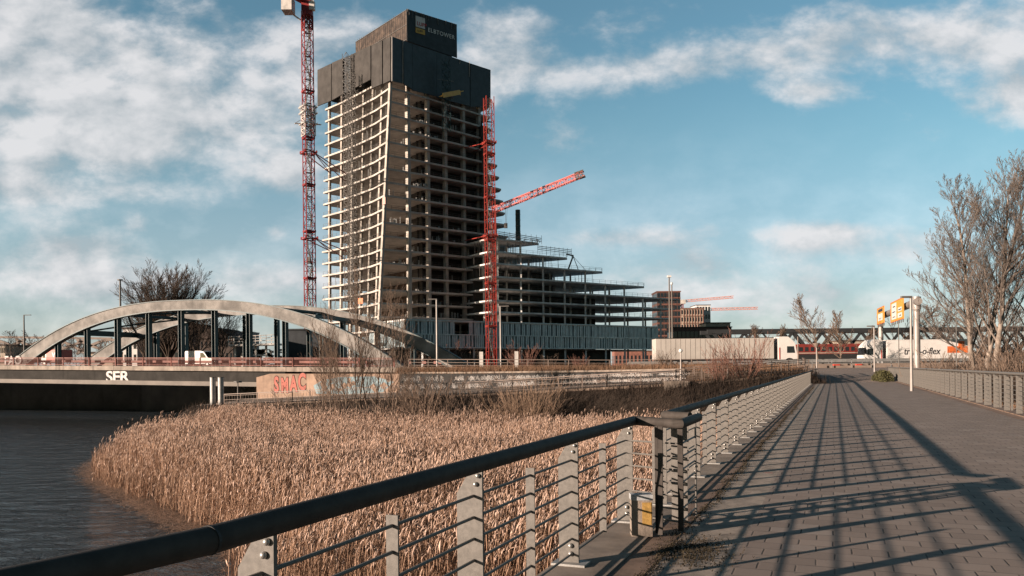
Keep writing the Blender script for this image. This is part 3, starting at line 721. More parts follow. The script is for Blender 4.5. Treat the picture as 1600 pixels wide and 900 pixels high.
for k, z in enumerate(slab_z):
    ring = [tuple(p) for p in outline(z)]
    b = MB(); b.prism([rel((p[0],p[1],0)).xy for p in ring], z-.5-2, z-2)
    s = b.build('floor_slab', M['concrete'], tw_)
    # guard rails on the slab edge
    e = MB(); rr = random.Random(k)
    path = [left_pts(z)[4]]+list(reversed(left_pts(z)))[1:]+right_pts(z)[1:]
    cen = Vector((-32, 246))
    for a_, c_ in zip(path, path[1:]):
        a_ = a_.lerp(cen,.012); c_ = c_.lerp(cen,.012); n_ = max(1, int((c_-a_).length/2.2))
        for i in range(n_): 
            p_ = a_.lerp(c_, i/n_); e.bar(rel((p_.x,p_.y,z)), rel((p_.x,p_.y,z+1.1)), .06)
        for hz in (.55, 1.08): e.bar(rel((a_.x,a_.y,z+hz)), rel((c_.x,c_.y,z+hz)), .05)
    e.build('guard_rail', M['scaffold'], s)
    # stacked props and material lying on the floor
    for i in range(6):
        e = MB(); p_ = polyat(right_pts(z), rr.uniform(.05,.95)).lerp(cen, rr.uniform(.05,.3)); hh_ = rr.choice((.8,1.2,2.2))
        for j in range(rr.randint(2,5)):
            q_ = p_+Vector((rr.uniform(-1.2,1.2), rr.uniform(-.6,.6))); e.bar(rel((q_.x,q_.y,z)), rel((q_.x,q_.y,z+hh_*rr.uniform(.7,1))), rr.uniform(.12,.45)); e.bar(rel((p_.x,p_.y,z+.1)), rel((q_.x,q_.y,z+.1)), .15)
        e.build('site_material', M['steel'], s)
    for i in range(5):
        e = MB(); p_ = polyat(left_pts(z), rr.uniform(.05,.95)).lerp(cen, rr.uniform(.05,.2)); e.bar(rel((p_.x,p_.y,z)), rel((p_.x,p_.y,z+PIT-.34)), .12); e.build('prop', M['steel'], s)
    
zbase = 1.0
def column(pts_f, w=.95, t=0, inset=.03):
    b = MB(); n = NF+1
    zs = [ZT+PIT+3.0]+slab_z+[zbase]
    for a_, c_ in zip(zs, zs[1:]):
        zt_, zb_ = a_-(.34 if a_ <= ZT else 0), c_
        p = polyat(pts_f(min(ZT,a_)), t).lerp(Vector((-32,246)), inset); q = polyat(pts_f(min(ZT,c_) if c_ > 2 else slab_z[-1]), t).lerp(Vector((-32,246)), inset)
        b.bar(rel((q.x,q.y,zb_)), rel((p.x,p.y,zt_)), w, w*.8, up=(.75,.66,0))
    return b.build('column', M['column'], tw_)
def pxat(pts, px, py):
    a_ = ab(px, py)[0]; best = min(range(501), key=lambda i: abs(polyat(pts, i/500).x/polyat(pts, i/500).y*F-a_)); return best/500
for (xa, xb) in ((607.8,595.5),(593.8,584.4),(578,570.7),(562,556.7),(545,541.5),(527.8,526.4),(508.6,509.4)):
    b = MB(); zs = [ZT+PIT+3.0]+slab_z+[zbase]; cen_ = Vector((-32,246))
    def cp(z):
        y = 574.3-(z-EYE)*F/232; f_ = (y-200)/320.; px_ = xa+(xb-xa)*f_
        lp = left_pts(min(z, ZT)); p = polyat(lp, pxat(lp, px_, y)); return p+(cen_-p).normalized()*(1.25 if xa < 600 else .55)
    for a_, c_ in zip(zs, zs[1:]):
        p, q = cp(a_), cp(c_); b.bar(rel((q.x,q.y,c_)), rel((p.x,p.y,a_-.34)), .78 if xa<600 else .95, .7, up=(.75,.66,0))
    b.build('column', M['column'], tw_)
for px_ in (639.7,670,697.5,725.8,750.5):
    rp = right_pts(ZT); p = polyat(rp, pxat(rp, px_, 170)); p = p+Vector((-.7,.75))*.9
    b = MB(); b.bar(rel((p.x,p.y,zbase)), rel((p.x,p.y,ZT+PIT+2)), 1.15, 1.0, up=(.7,.7,0)); b.build('column', M['column'], tw_)
# second row inside
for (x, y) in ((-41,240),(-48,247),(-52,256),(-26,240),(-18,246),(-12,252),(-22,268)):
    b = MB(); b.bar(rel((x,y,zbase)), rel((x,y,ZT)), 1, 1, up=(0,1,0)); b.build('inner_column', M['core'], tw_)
# concrete core
b = MB(); b.bar(rel((-29.2,235.3,zbase)), rel((-29.2,235.3,ZT)), .4, 12, up=(-.6,.8,0)); b.build('shade_wall', M['podcore'], tw_)  # partition added to keep the sun out of the bays behind it
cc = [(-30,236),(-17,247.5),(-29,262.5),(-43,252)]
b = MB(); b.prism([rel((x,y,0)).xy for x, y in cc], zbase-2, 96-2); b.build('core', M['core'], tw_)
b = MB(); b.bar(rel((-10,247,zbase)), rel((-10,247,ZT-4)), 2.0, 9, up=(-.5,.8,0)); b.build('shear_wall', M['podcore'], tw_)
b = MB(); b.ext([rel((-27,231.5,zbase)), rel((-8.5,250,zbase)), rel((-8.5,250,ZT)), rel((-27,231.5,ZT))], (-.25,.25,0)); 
b.build('shade_wall', mat('shaded_inner_wall', (.035,.03,.027), .95, .4, .2, streak=.3), tw_)  # near-black colour stands for the shade between the floors

iz = outline(ZT); cz = Vector((-32,246))
b = MB(); b.prism([rel((p.lerp(cz,.07).x,p.lerp(cz,.07).y,0)).xy for p in iz], ZT+PIT+2.3-2, ZT+13-2); b.build('dark_fill', M['podcore'], tw_)  # solid dark fill stands for the shaded space behind the screens
# dark safety screens round the top
scr = []
def screen(x0,yt0,yb0,x1,yt1,yb1,Y0,Y1,m='darkpanel', th=.35, ribs=6):
    a, c, d, e = at(x0,yb0,Y0), at(x1,yb1,Y1), at(x1,yt1,Y1), at(x0,yt0,Y0)
    b = MB(); nrm = (c-a).cross(e-a).normalized()*th
    b.ext([rel(a), rel(c), rel(d), rel(e)], nrm)
    o_ = b.build('screen_panel', M[m], tw_)
    r_ = MB()
    for i in range(1, ribs):
        t = i/ribs; p, q = a.lerp(c,t), e.lerp(d,t); out_ = -nrm.normalized()
        if (p+out_-Vector((0,0,1.6))).length > (p-Vector((0,0,1.6))).length: out_ = -out_
        r_.bar(rel(p+out_*.02), rel(q+out_*.02), .09, .05)
    r_.build('rib', M['blackpanel'], o_)
# left face: Y runs from 220 at the corner to 250 at the left end
def YL(x): return 219.0+30*((611.5-x)/114.0)**1.06
L_ = [(497.6,109.7,166),(519,99.6,157.5)],[(520,98.6,157),(536.5,91.5,147.5)],[(549,86.5,141.5),(580.5,71.5,124.5)],[(582,71,138.6),(598.5,63.8,131.5)],[(600,63,131.5),(611.3,57.8,126)]
for (x0,a0,b0),(x1,a1,b1) in L_: screen(x0,a0,b0,x1,a1,b1,YL(x0),YL(x1),ribs=5)
screen(536.5,93,147.5,549,86.5,141.5,YL(536.5)+1.2,YL(549)+1.2,m='blackpanel',ribs=3)
def YR(x): return 219.0+27*((x-611.5)/154.0)
for (x0,a0,b0),(x1,a1,b1) in ([(612,57.8,127),(629,64,131)],[(630,64.2,131.5),(643,68.6,140)],[(643.3,68.7,141.5),(681,81.4,151)],[(681.3,81.4,152),(700,87.8,158)],[(700.3,87.9,158),(733,99,166)],[(734,99.5,167),(765.4,109.7,167)]):
    screen(x0,a0,b0,x1,a1,b1,YR(x0),YR(x1),m='blackpanel',ribs=4)
# pale posts standing in the gaps between screens
b = MB()
for x, y0, y1, Y in ((611.7,57,127,218.4),(629.5,64,130,YR(629)-.5),(733.4,96,120,YR(733)-.5),(718.5,93,100,YR(718)-.5)):
    b.bar(rel(at(x,y1,Y)), rel(at(x,y0,Y)), .16)
b.build('screen_posts', M['concrete'], tw_)
# formwork box on the core
A3, B3, C3 = at(635.4,14.4,235), at(713.4,39,246), at(556,65,257.8)
zt_, zb_ = (A3.z+B3.z+C3.z)/3, 98.6
D3 = B3+C3-A3
b = MB(); b.prism([rel((p.x,p.y,0)).xy for p in (A3,B3,D3,C3)], zb_-2, zt_-2); fbx = b.build('formwork_box', [M['mottled']], tw_)
# black sheet puts the shade of this face into colour (netting) with ribs
b = MB(); dAB = (B3-A3); nAB = Vector((dAB.y,-dAB.x,0)).normalized()*.12
b.ext([rel((A3.x,A3.y,zb_-.3)), rel((B3.x,B3.y,zb_-1.2)), rel((B3.x,B3.y,zt_+.1)), rel((A3.x,A3.y,zt_+.1))], nAB); b.build('netting', M['blackpanel'], fbx)
rr = random.Random(4); b = MB(); dAC = C3-A3; nAC = Vector((-dAC.y,dAC.x,0)).normalized()*-1
if nAC.dot(Vector((-1,-1,0))) < 0: nAC = -nAC
for i in range(26):
    t = i/25; p = A3+dAC*t; b.bar(rel((p.x,p.y,zb_-.4))+nAC*.06, rel((p.x,p.y,zt_+rr.uniform(0,.5)))+nAC*.06, .09)
for z in (zb_+.2, (zb_+zt_)/2, zt_-.2): b.bar(rel((A3.x,A3.y,z))+nAC*.1, rel((C3.x,C3.y,z))+nAC*.1, .12)
b.build('formwork_ribs', M['scaffold'], fbx)
b = MB()
for i in range(34):
    t = rr.random(); p = A3+dAB*t; b.bar(rel((p.x,p.y,zt_-rr.uniform(.3,2.1)))+nAB*1.4, rel((p.x,p.y,zt_+.2))+nAB*1.4, rr.uniform(.1,.45), .05)
b.build('torn_netting', M['steel'], fbx)
b = MB(); q0 = at(632,62,236.5); 
b.prism([rel((p.x,p.y,0)).xy for p in (A3.lerp(D3,.05)+Vector((0,0,0)),B3.lerp(D3,.12),D3.lerp(A3,.05),C3.lerp(A3,.1))], zb_-1.6-2, zb_-2); b.build('formwork_base', M['scaffold'], fbx)
ex = dAB.normalized(); ez = Vector((0,0,1))
def onface(px, z): # point on the shaded face at photo column px
    best = min(range(401), key=lambda i: abs(800+ (lambda p: (p.x/p.y*F)*math.cos(ROLL)-((p.z-EYE)/p.y*F)*math.sin(ROLL))(Vector((A3.x+dAB.x*i/400, A3.y+dAB.y*i/400, z)))-px))
    return A3.xy+dAB.xy*best/400
s0, s1 = onface(649,104), onface(663.4,104)
def facequad(x0,x1,z0,z1,m,name,k):
    p, q = onface(x0,(z0+z1)/2), onface(x1,(z0+z1)/2); off_ = nAB.normalized()*(.14+k)
    b = MB(); b.ext([rel((p.x,p.y,z0))+off_, rel((q.x,q.y,z0))+off_, rel((q.x,q.y,z1))+off_, rel((p.x,p.y,z1))+off_], -nAB.normalized()*.08)
    return b.build(name, m, fbx)
facequad(649,663.4,103.3,106.5,M['white'],'white_banner',.12); facequad(649,663.4,101.5,103.0,M['yellow'],'yellow_banner',.12)
pL = onface(650.5,104); text_mesh('banner_lettering','LUPP',M['text_red'],1.55,.02,frameM(rel((pL.x,pL.y,103.85))+nAB.normalized()*.29,ex,ez),fbx,offset=.02)
pL = onface(651,104); text_mesh('banner_lettering','LUPP',M['text_dark'],.9,.02,frameM(rel((pL.x,pL.y,101.95))+nAB.normalized()*.29,ex,ez),fbx)
pL = onface(668,103.5); text_mesh('tower_lettering','ELBTOWER',M['text_white'],1.75,.03,frameM(rel((pL.x,pL.y,102.9))+nAB.normalized()*.16,ex,ez),fbx,offset=.02,space=1.12)
# loading platform and hoist on the right face
p0 = at(688,150,YR(688)-3); p1 = at(721,149,YR(715)-7)
b = MB(); b.bar(rel(at(692,149,228)), rel(at(719,144,233)), 3.0, .25); b.bar(rel(at(692,149,226)), rel(at(719,144,231)), .15, 1.3); b.bar(rel(at(719,146,231)), rel(at(719,145,235)), .15, 1.3)
b.build('loading_platform', M['yellow'], tw_)
def lattice(b, p, q, side, chord=.12, brace=.07, step=None, yaw=0, style='X'):
    p = Vector(p); q = Vector(q); d = (q-p); L = d.length; d.normalize()
    up = Vector((0,0,1)) if abs(d.z) < .9 else Vector((math.cos(yaw), math.sin(yaw), 0))
    a = d.cross(up).normalized()
    c = a.cross(d).normalized(); step = step or side; n = max(1, round(L/step)); hs = side/2
    cor = [a*hs*i+c*hs*j for i, j in ((-1,-1),(1,-1),(1,1),(-1,1))]
    for k in cor: b.bar(p+k, q+k, chord)
    for i in range(n):
        s0_, s1_ = p+d*(L*i/n), p+d*(L*(i+1)/n)
        for f in range(4):
            u0_, u1_ = cor[f], cor[(f+1)%4]
            b.bar(s0_+u0_, s0_+u1_, brace)
            if style == 'X' : b.bar(s0_+u0_, s1_+u1_, brace); 
            if style == 'XX': b.bar(s0_+u0_, s1_+u1_, brace); b.bar(s0_+u1_, s1_+u0_, brace)
            if style == 'Z': b.bar(*( (s0_+u0_, s1_+u1_) if (i+f)%2 else (s0_+u1_, s1_+u0_)), brace)
    return b
for (xa, ya, xb, yb, Y, s_) in ((542.5,84,546,470,233,1.9),(556,112,553,505,229,1.6)):
    h_ = empty('construction_hoist', at(xb,yb,Y), 0, 'dark lattice hoist mast on the tower, %s' % ('left one, reaching above the screens' if xa < 550 else 'right one, nearer the corner'), 'hoist', 'hoist masts on the tower face')
    b = MB(); t_ = at(xa,ya,Y); base_ = at(xb,yb,Y); lattice(b, (0,0,0), (0,0,t_.z-base_.z), s_, .14, .09, 1.6, yaw=.8, style='Z'); b.build('mast', M['scaffold'], h_)
    for k in range(int((t_.z-base_.z)/7.5)): b = MB(); b.bar((0,0,4+k*7.5), (2.2,3.2,4+k*7.5), .12); b.build('wall_tie', M['scaffold'], h_)
h_ = empty('construction_hoist', at(698,205,230), 0, 'dark blue lattice mast climbing the black screens on the right face', 'hoist', 'hoist masts on the tower face')
b = MB(); base_ = at(698,205,230); t_ = at(694,92,230); lattice(b, (0,0,0), (0,0,t_.z-base_.z), 1.7, .13, .08, 1.7, yaw=.7, style='Z'); b.build('mast', M['teal'], h_)
for z in (5,10,15): b = MB(); b.bar((-2.4,0,z), (2.0,1.8,z), .25, .12); b.build('landing', M['steel'], h_)
b = MB(); s_a = at(559,475,228.5); b.ext([rel(s_a), rel(s_a+Vector((1.7,-1.2,0))), rel(s_a+Vector((1.7,-1.2,1.6))), rel(s_a+Vector((0,0,1.6)))], (.1,.1,0)); b.build('orange_sign', M['orange'], tw_)
b = MB(); s_a = at(597.5,320,220.2); b.ext([rel(s_a), rel(s_a+Vector((1.0,-1.1,0))), rel(s_a+Vector((1.0,-1.1,1.9))), rel(s_a+Vector((0,0,1.9)))], (.1,.1,0)); b.build('pale_sign', mat('pinkish_sign', (.6,.38,.33), .7, .1, 1), tw_)

# ============================================================ LOW WING with glazed base
pd = empty('unfinished_wing', (-28.6,212.6,1.2), 0, 'low unfinished wing with dark open floors stepping down right above a blue fin facade', 'building')
O2 = (-28.6,212.6,1.2); ux = Vector((.8165,.577,0)); vx = Vector((-.577,.8165,0))
def S(s, d, z): return Vector(O2)+ux*s+vx*d+Vector((0,0,z-1.2))-Vector(O2)
def slab(s1, z, th=.45, depth=26, tip=9, s0=28):
    b = MB(); b.prism([S(s0,0,0).xy, S(s1,0,0).xy, S(s1+1.5,1.5,0).xy, S(s1-tip,depth,0).xy, S(s0,depth,0).xy], z-th-1.2, z-1.2)
    return b.build('floor_slab', M['podium'], pd)
levels = [(102,17.9),(103.5,21.2),(105.5,24.6),(89,28.1),(70.5,31.9),(56,35.3),(45,39.0)]
slab(95.5, 14.9, .5, s0=0)
allz = [14.9]+[z for _, z in levels]
for i, (s1, z) in enumerate(levels):
    sl_ = slab(s1, z)
    e = MB(); n_ = int((s1-28)/2.4)
    for k in range(n_+1): e.bar(S(28+(s1-28)*k/n_, .15, z), S(28+(s1-28)*k/n_, .15, z+1.1), .07)
    for hz in (.6, 1.1): e.bar(S(28,.15,z+hz), S(s1,.15,z+hz), .05)
    for k in range(12): e.bar(S(s1-k*.9,26*k/12,z), S(s1-k*.9,26*k/12,z+1.1), .07)
    e.bar(S(s1,.5,z+1.1), S(s1-9,25,z+1.1), .05)
    e.build('guard_rail', M['scaffold'], sl_)
for j in range(12):
    s = 6+8.35*j
    top = max([z for s1, z in levels if s1 > s+1] or [14.9]) if s > 28 else 14.9
    for d, nm in ((1.2,'column'),(8.5,'column'),(17,'inner_column')):
        if s > 88 and d > 10: continue
        b = MB(); b.bar(S(s,d,1.2), S(s,d,top-.4), .55, .55, up=(0,1,0)); b.build(nm, M['podium'], pd)
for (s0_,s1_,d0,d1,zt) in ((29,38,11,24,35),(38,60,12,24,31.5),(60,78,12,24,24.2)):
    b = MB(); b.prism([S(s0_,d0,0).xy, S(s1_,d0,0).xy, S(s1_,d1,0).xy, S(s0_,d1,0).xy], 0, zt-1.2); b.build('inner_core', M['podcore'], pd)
# temporary props under the upper decks
e = MB(); rr = random.Random(8)
for (s1, z, zl) in ((70.5,31.9,28.1),(56,35.3,31.9),(45,39.0,35.3)):
    for k in range(46):
        s = rr.uniform(26, s1-2); d = rr.uniform(.4, 10); e.bar(S(s,d,zl), S(s,d,z-.5), .11)
for k in range(30):
    s = rr.uniform(28,46); e.bar(S(s,0.2,39.0), S(s+rr.uniform(-1,1),.2,39+rr.uniform(.4,1.3)), .08)
e.build('deck_props', M['scaffold'], pd)
for (s0_, s1_, z) in ((30,45.5,39.9),(44,57,36.9)):
    e = MB()
    for q in range(3): e.bar(S(s0_,-1.2,z+.5*q-.2), S(s1_,-1.2,z+.5*q-.8 if s0_==30 else z+.5*q-.4), .1, .16)
    for k in range(9): e.bar(S(s0_+(s1_-s0_)*k/8,-1.2,z-1.6), S(s0_+(s1_-s0_)*k/8,-1.2,z+1.1), .09)
    e.build('edge_barrier', M['scaffold'], pd)
e = MB(); e.bar(S(57.5,1,31.9), S(59.5,1,36.2), .35); e.bar(S(59.5,1,36.2), S(56.8,1,36.5), .4); e.bar(S(59.5,1,36), S(61.5,1,32), .15); e.bar(S(59.5,1,36), S(64.5,1,32), .08); e.build('concrete_boom', M['scaffold'], pd)
# facade: panes behind, fins in front, two storeys
for (zb, zt, nm) in ((7.45,10.75,'facade_glazing'),(11.1,14.35,'facade_glazing')):
    for (a_, c_) in (((0,16),(20.5,95.5)) if zb > 11 else ((0,95.5),)):
        b = MB(); b.ext([S(a_,.5,zb), S(c_,.5,zb), S(c_,.5,zt), S(a_,.5,zt)], vx*.2); gl = b.build(nm, M['blue_fac'], pd)
        f = MB(); s = a_+.2; rr = random.Random(int(zb))
        while s < c_:
            f.bar(S(s,.12,zb-.05), S(s,.12,zt+.1), .12, .42, up=ux); s += rr.choice((.62,.62,.9,.62,1.1))
        f.build('facade_fins', M['blue_fin'], gl)
b = MB(); b.bar(S(0,0,14.72), S(95.5,0,14.72), .5, .25); b.bar(S(0,.1,10.92), S(95.5,.1,10.92), .5, .28); b.bar(S(0,.1,7.3), S(95.5,.1,7.3), .6, .3); b.build('facade_band', M['blue_fin'], pd)
b = MB(); b.ext([S(0,.4,7.45), S(0,22,7.45), S(0,22,14.3), S(0,.4,14.3)], ux*.2); b.build('facade_side', M['blue_fac'], pd)
b = MB(); b.bar(S(.2,.1,7.4), S(.2,.1,14.6), .5, .5, up=ux); b.bar(S(3.5,.05,11.2), S(3.5,.05,14.4), .35, .4, up=ux); b.build('facade_post', M['flange'], pd)
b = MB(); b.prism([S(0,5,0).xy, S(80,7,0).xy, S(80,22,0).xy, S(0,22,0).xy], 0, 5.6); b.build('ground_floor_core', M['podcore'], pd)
b = MB(); b.prism([S(-2,4.2,0).xy, S(94,4.2,0).xy, S(90,24,0).xy, S(-2,24,0).xy], 5.7, 5.95); b.build('floor_slab', M['podium'], pd)
# teal silencer column on the wing's roof
b = empty('rooftop_silo', at(809.5,372,242), 0, 'tall dark teal cylinder standing on the top deck of the wing', 'silo'); hz = at(809.5,328,242).z-at(809.5,372,242).z
m_ = MB(); m_.tube([(0,0,-2.6),(0,0,hz)], .75, 14); m_.build('pipe', M['teal'], b, smooth=True); m_ = MB()
for k in range(5): m_.tube([(0,0,k*1.8),(0,0,k*1.8+.12)], .82, 14)
m_.build('hoops', M['scaffold'], b)

# ============================================================ CRANES
def crane_mast(px, py_top, py_bot, Y, side, m, lbl, yaw=.6):
    top = at(px, py_top, Y); bot = Vector((at(px,py_bot,Y).x, Y, 1.2))
    t = empty('tower_crane', bot, 0, lbl, 'crane')
    b = MB(); lattice(b, (0,0,0), (0,0,top.z-bot.z), side, .22, .11, side*1.05, yaw=yaw, style='Z'); b.build('mast', M[m], t)
    l_ = MB(); hgt_ = top.z-bot.z
    for i in (-.25,.25): l_.bar((i,0,0), (i,0,hgt_), .06)
    k = 0
    while k*6 < hgt_-6: l_.bar((-.7,-.4,k*6+3), (.7,.4,k*6+3), .8, .08); l_.bar((.6*(-1)**k,0,k*6+3), (-.6*(-1)**k,0,k*6+9), .12,.3); k += 1
    l_.build('ladder', M['scaffold'], t)
    for k in range(1, int(hgt_/12)): 
        c_ = MB(); lattice(c_, (0,0,k*12-.15), (0,0,k*12+.15), side+.12, .3, .3, 1, yaw=yaw); c_.build('mast_collar', M[m], t)
    return t, bot, top
c1, b1_, t1_ = crane_mast(485.5, 26, 560, 205, 2.25, 'crane_red', 'tall red lattice crane mast left of the tower, white climbing frame halfway')
rel1 = lambda p: Vector(p)-b1_
zc = t1_.z-b1_.z
b = MB(); b.tube([(0,0,zc),(0,0,zc+1.2)],1.6,12); b.box(-1.2,1.2,-1.2,1.2,zc+1.2,zc+5); lattice(b,(0,0,zc-3.5),(0,0,zc),1.9,.25,.15,1.7,yaw=.6,style='XX'); b.build('slewing_unit', M['crane_red'], c1)
b = MB(); lattice(b, (.5,0,zc+5), (14,12,zc+46), 1.4, .14, .08, 1.6, style='Z'); b.build('jib', M['crane_red'], c1)
b = MB(); b.bar((0,0,zc+3.4), (-6,-6,zc+4.6), 1.8, .5); b.build('counter_jib', M['crane_red'], c1)
b = MB(); b.box(-5.2,-2.6,-5.2,-1.8,zc-.4,zc+3.0); b.bar((-3.2,-2,zc-.2),(-1.4,-1,zc-1.3),.3); b.build('counterweight', M['crane_white'], c1)
b = MB(); b.box(.9,2.2,-1.6,-.3,zc+1.2,zc+3.4); b.build('cab', M['crane_white'], c1)
za = at(485,165,205).z-b1_.z; zb2 = at(485,213,205).z-b1_.z
b = MB(); lattice(b, (0,0,zb2), (0,0,za), 2.75, .2, .14, 1.6, yaw=.6, style='XX')
for z in (za-.6, za-2.2, zb2+3.0): lattice(b, (0,0,z), (0,0,z+.3), 3.6, .16, .12, 1, yaw=.6)
b.bar((-3.2,-1.2,zb2+3.0),(3.0,1.4,zb2+3.4),.5,.18); b.bar((-3.2,-1.2,zb2+3.0),(-1.4,0,zb2+4.5),.12)
for q in range(8):
    a = q*.785; b.bar((2.1*math.cos(a),2.1*math.sin(a),za-2),(2.1*math.cos(a),2.1*math.sin(a),za+.6),.08)
b.build('climbing_frame', M['crane_white'], c1)
for y_ in (238, 372):
    z = at(490,y_,205).z-b1_.z; e_ = at(528,y_-1,226)-b1_
    b = MB()
    for s_ in (-1,1): b.bar((s_*1.4,s_*.6,z), (e_.x+s_*2.2,e_.y+s_,z-.3), .2); 
    b.bar((1.2,.4,z), (e_.x+2,e_.y,z-2.6), .18); b.bar((1.4,0,z),(e_.x-2.2,e_.y-1,z-.3),.14)
    lattice(b, (0,0,z-.3), (0,0,z+.3), 3.2, .28, .2, .6, yaw=.6); b.build('tie_frame', M['crane_red'], c1)
z = at(490,452,205).z-b1_.z
b = MB(); b.box(-.6,.3,-.8,.2,at(490,412,205).z-b1_.z,at(490,402,205).z-b1_.z); b.build('mast_box', M['scaffold'], c1)
c2, b2_, t2_ = crane_mast(767.8, 152, 556, 222, 2.3, 'crane_orange', 'orange red lattice crane mast in front of the right edge of the tower', yaw=.35)
for y_ in (223, 368):
    z = at(768,y_,222).z-b2_.z; e_ = at(726,y_+8,238)-b2_
    b = MB(); b.bar((-.8,0,z), (e_.x,e_.y,e_.z), .22); b.bar((.6,.6,z), (e_.x+2.5,e_.y+4,e_.z), .18); lattice(b, (0,0,z-.3), (0,0,z+.3), 3.1, .26, .2, .6, yaw=.35); b.build('tie_frame', M['crane_orange'], c2)
# crane behind the tower whose jib points right
jA, jB = at(779,317,232), at(913,271,227)
c3 = empty('tower_crane', (at(769.5,317,233).x,233,1.2), 0, 'red crane right behind the orange mast, its lattice jib pointing up to the right', 'crane')
o3 = Vector(c3.location)
b = MB(); lattice(b, (0,0,0), (0,0,jA.z-2.6-1.2), 1.5, .2, .1, 2.2, yaw=.3, style='Z'); b.build('mast', M['crane_orange'], c3)
b = MB(); lattice(b, Vector((0,0,jA.z-1.2-2)), jB-o3, 1.45, .24, .12, 1.4, style='Z'); b.build('jib', M['jib'], c3)
b = MB(); lattice(b, jB-o3-(jB-jA)*.1, jB-o3, 1.75, .2, .12, 1.2, style='XX'); b.build('jib_tip', M['scaffold'], c3)
b = MB(); hk = at(790,322,232)-o3; b.bar(hk, hk-Vector((0,0,5)), .1); b.bar(hk+Vector((.5,0,0)), hk+Vector((.2,0,-5)), .06); b.box(hk.x-.5,hk.x+.5,hk.y-.3,hk.y+.3,hk.z-6.4,hk.z-5); b.build('hook_block', M['scaffold'], c3)
# far cranes
for (pA,pB,pm,lbl) in (((1063,471),(1146,464),1064,'faint pinkish far crane jib above the brown scaffolded block, upper one'),((1108,483.5),(1184,481.5),1101,'faint far crane with orange mast, its jib lower and farther right')):
    Yc = 620; a_, b_ = at(*pA,Yc), at(*pB,Yc); bs_ = at(pm,520,Yc); bs_.z = 1
    c = empty('tower_crane', bs_, 0, lbl, 'crane', 'far cranes on the horizon'); 
    b = MB(); lattice(b, (0,0,0), (0,0,a_.z-1), 2.8, .5, .3, 3, yaw=.3); b.build('mast', M['crane_orange'], c)
    b = MB(); lattice(b, Vector((0,0,a_.z-1)), b_-bs_, 1.7, .34, .2, 2.2, style='Z'); b.bar((0,0,a_.z-1),(-8,0,a_.z-1.5),1.2,.6); b.build('jib', mat('far_crane_jib', (.72,.36,.30), .6, .1, 1), c)
    b = MB(); b.box(-5,3.5,-2,2,a_.z-3,a_.z+.3); b.build('cab', M['crane_white'], c)
# ============================================================ ARCH BRIDGE
BO = Vector((-63,110,0)); bu = Vector((5.07,-1.76,0)); bd = Vector((.328,.945,0))
br = empty('arch_bridge', (-63,110,0), 0, 'road bridge with two grey concrete arches on green hangers over the river', 'bridge')
def B(t, d, z): return bu*t+bd*d+Vector((0,0,z))
def zr(t): return zroad(-63+5.07*t)
ts = [-14,-10,-6,-3,0,3,6,6.9]
def strip(mb, d0, d1, z0, z1, tt=ts):     # box strip following the deck
    for a_, c_ in zip(tt, tt[1:]):
        mb.add([B(a_,d0,zr(a_)+z0),B(c_,d0,zr(c_)+z0),B(c_,d1,zr(c_)+z0),B(a_,d1,zr(a_)+z0),B(a_,d0,zr(a_)+z1),B(c_,d0,zr(c_)+z1),B(c_,d1,zr(c_)+z1),B(a_,d1,zr(a_)+z1)],
               [(0,3,2,1),(4,5,6,7),(0,1,5,4),(2,3,7,6)]+([(3,0,4,7)] if a_ == tt[0] else [])+([(1,2,6,5)] if c_ == tt[-1] else []))
    return mb
b = strip(MB(), -.25, .55, -.55, .02, ts+[8.2,9.87]); b.build('fascia', M['fascia'], br)
b = strip(MB(), .55, 16.6, -.5, -.03); b.build('deck', M['girder'], br)
b = strip(MB(), .25, .45, -1.88, -.56); g1 = b.build('girder', M['girder'], br)
b = strip(MB(), -.12, .9, -2.45, -1.89); b.build('flange', M['flange'], g1)
b = strip(MB(), 15.5, 15.9, -2.0, -.5); b.build('girder', M['girder'], br)
b = MB()
for k in range(60):
    t = -14+k*.34
    if t < 6.8: b.bar(B(t,.5,zr(t)-1.0), B(t,15.5,zr(t)-1.0), .3, .9)
b.build('cross_girders', M['girder'], br)
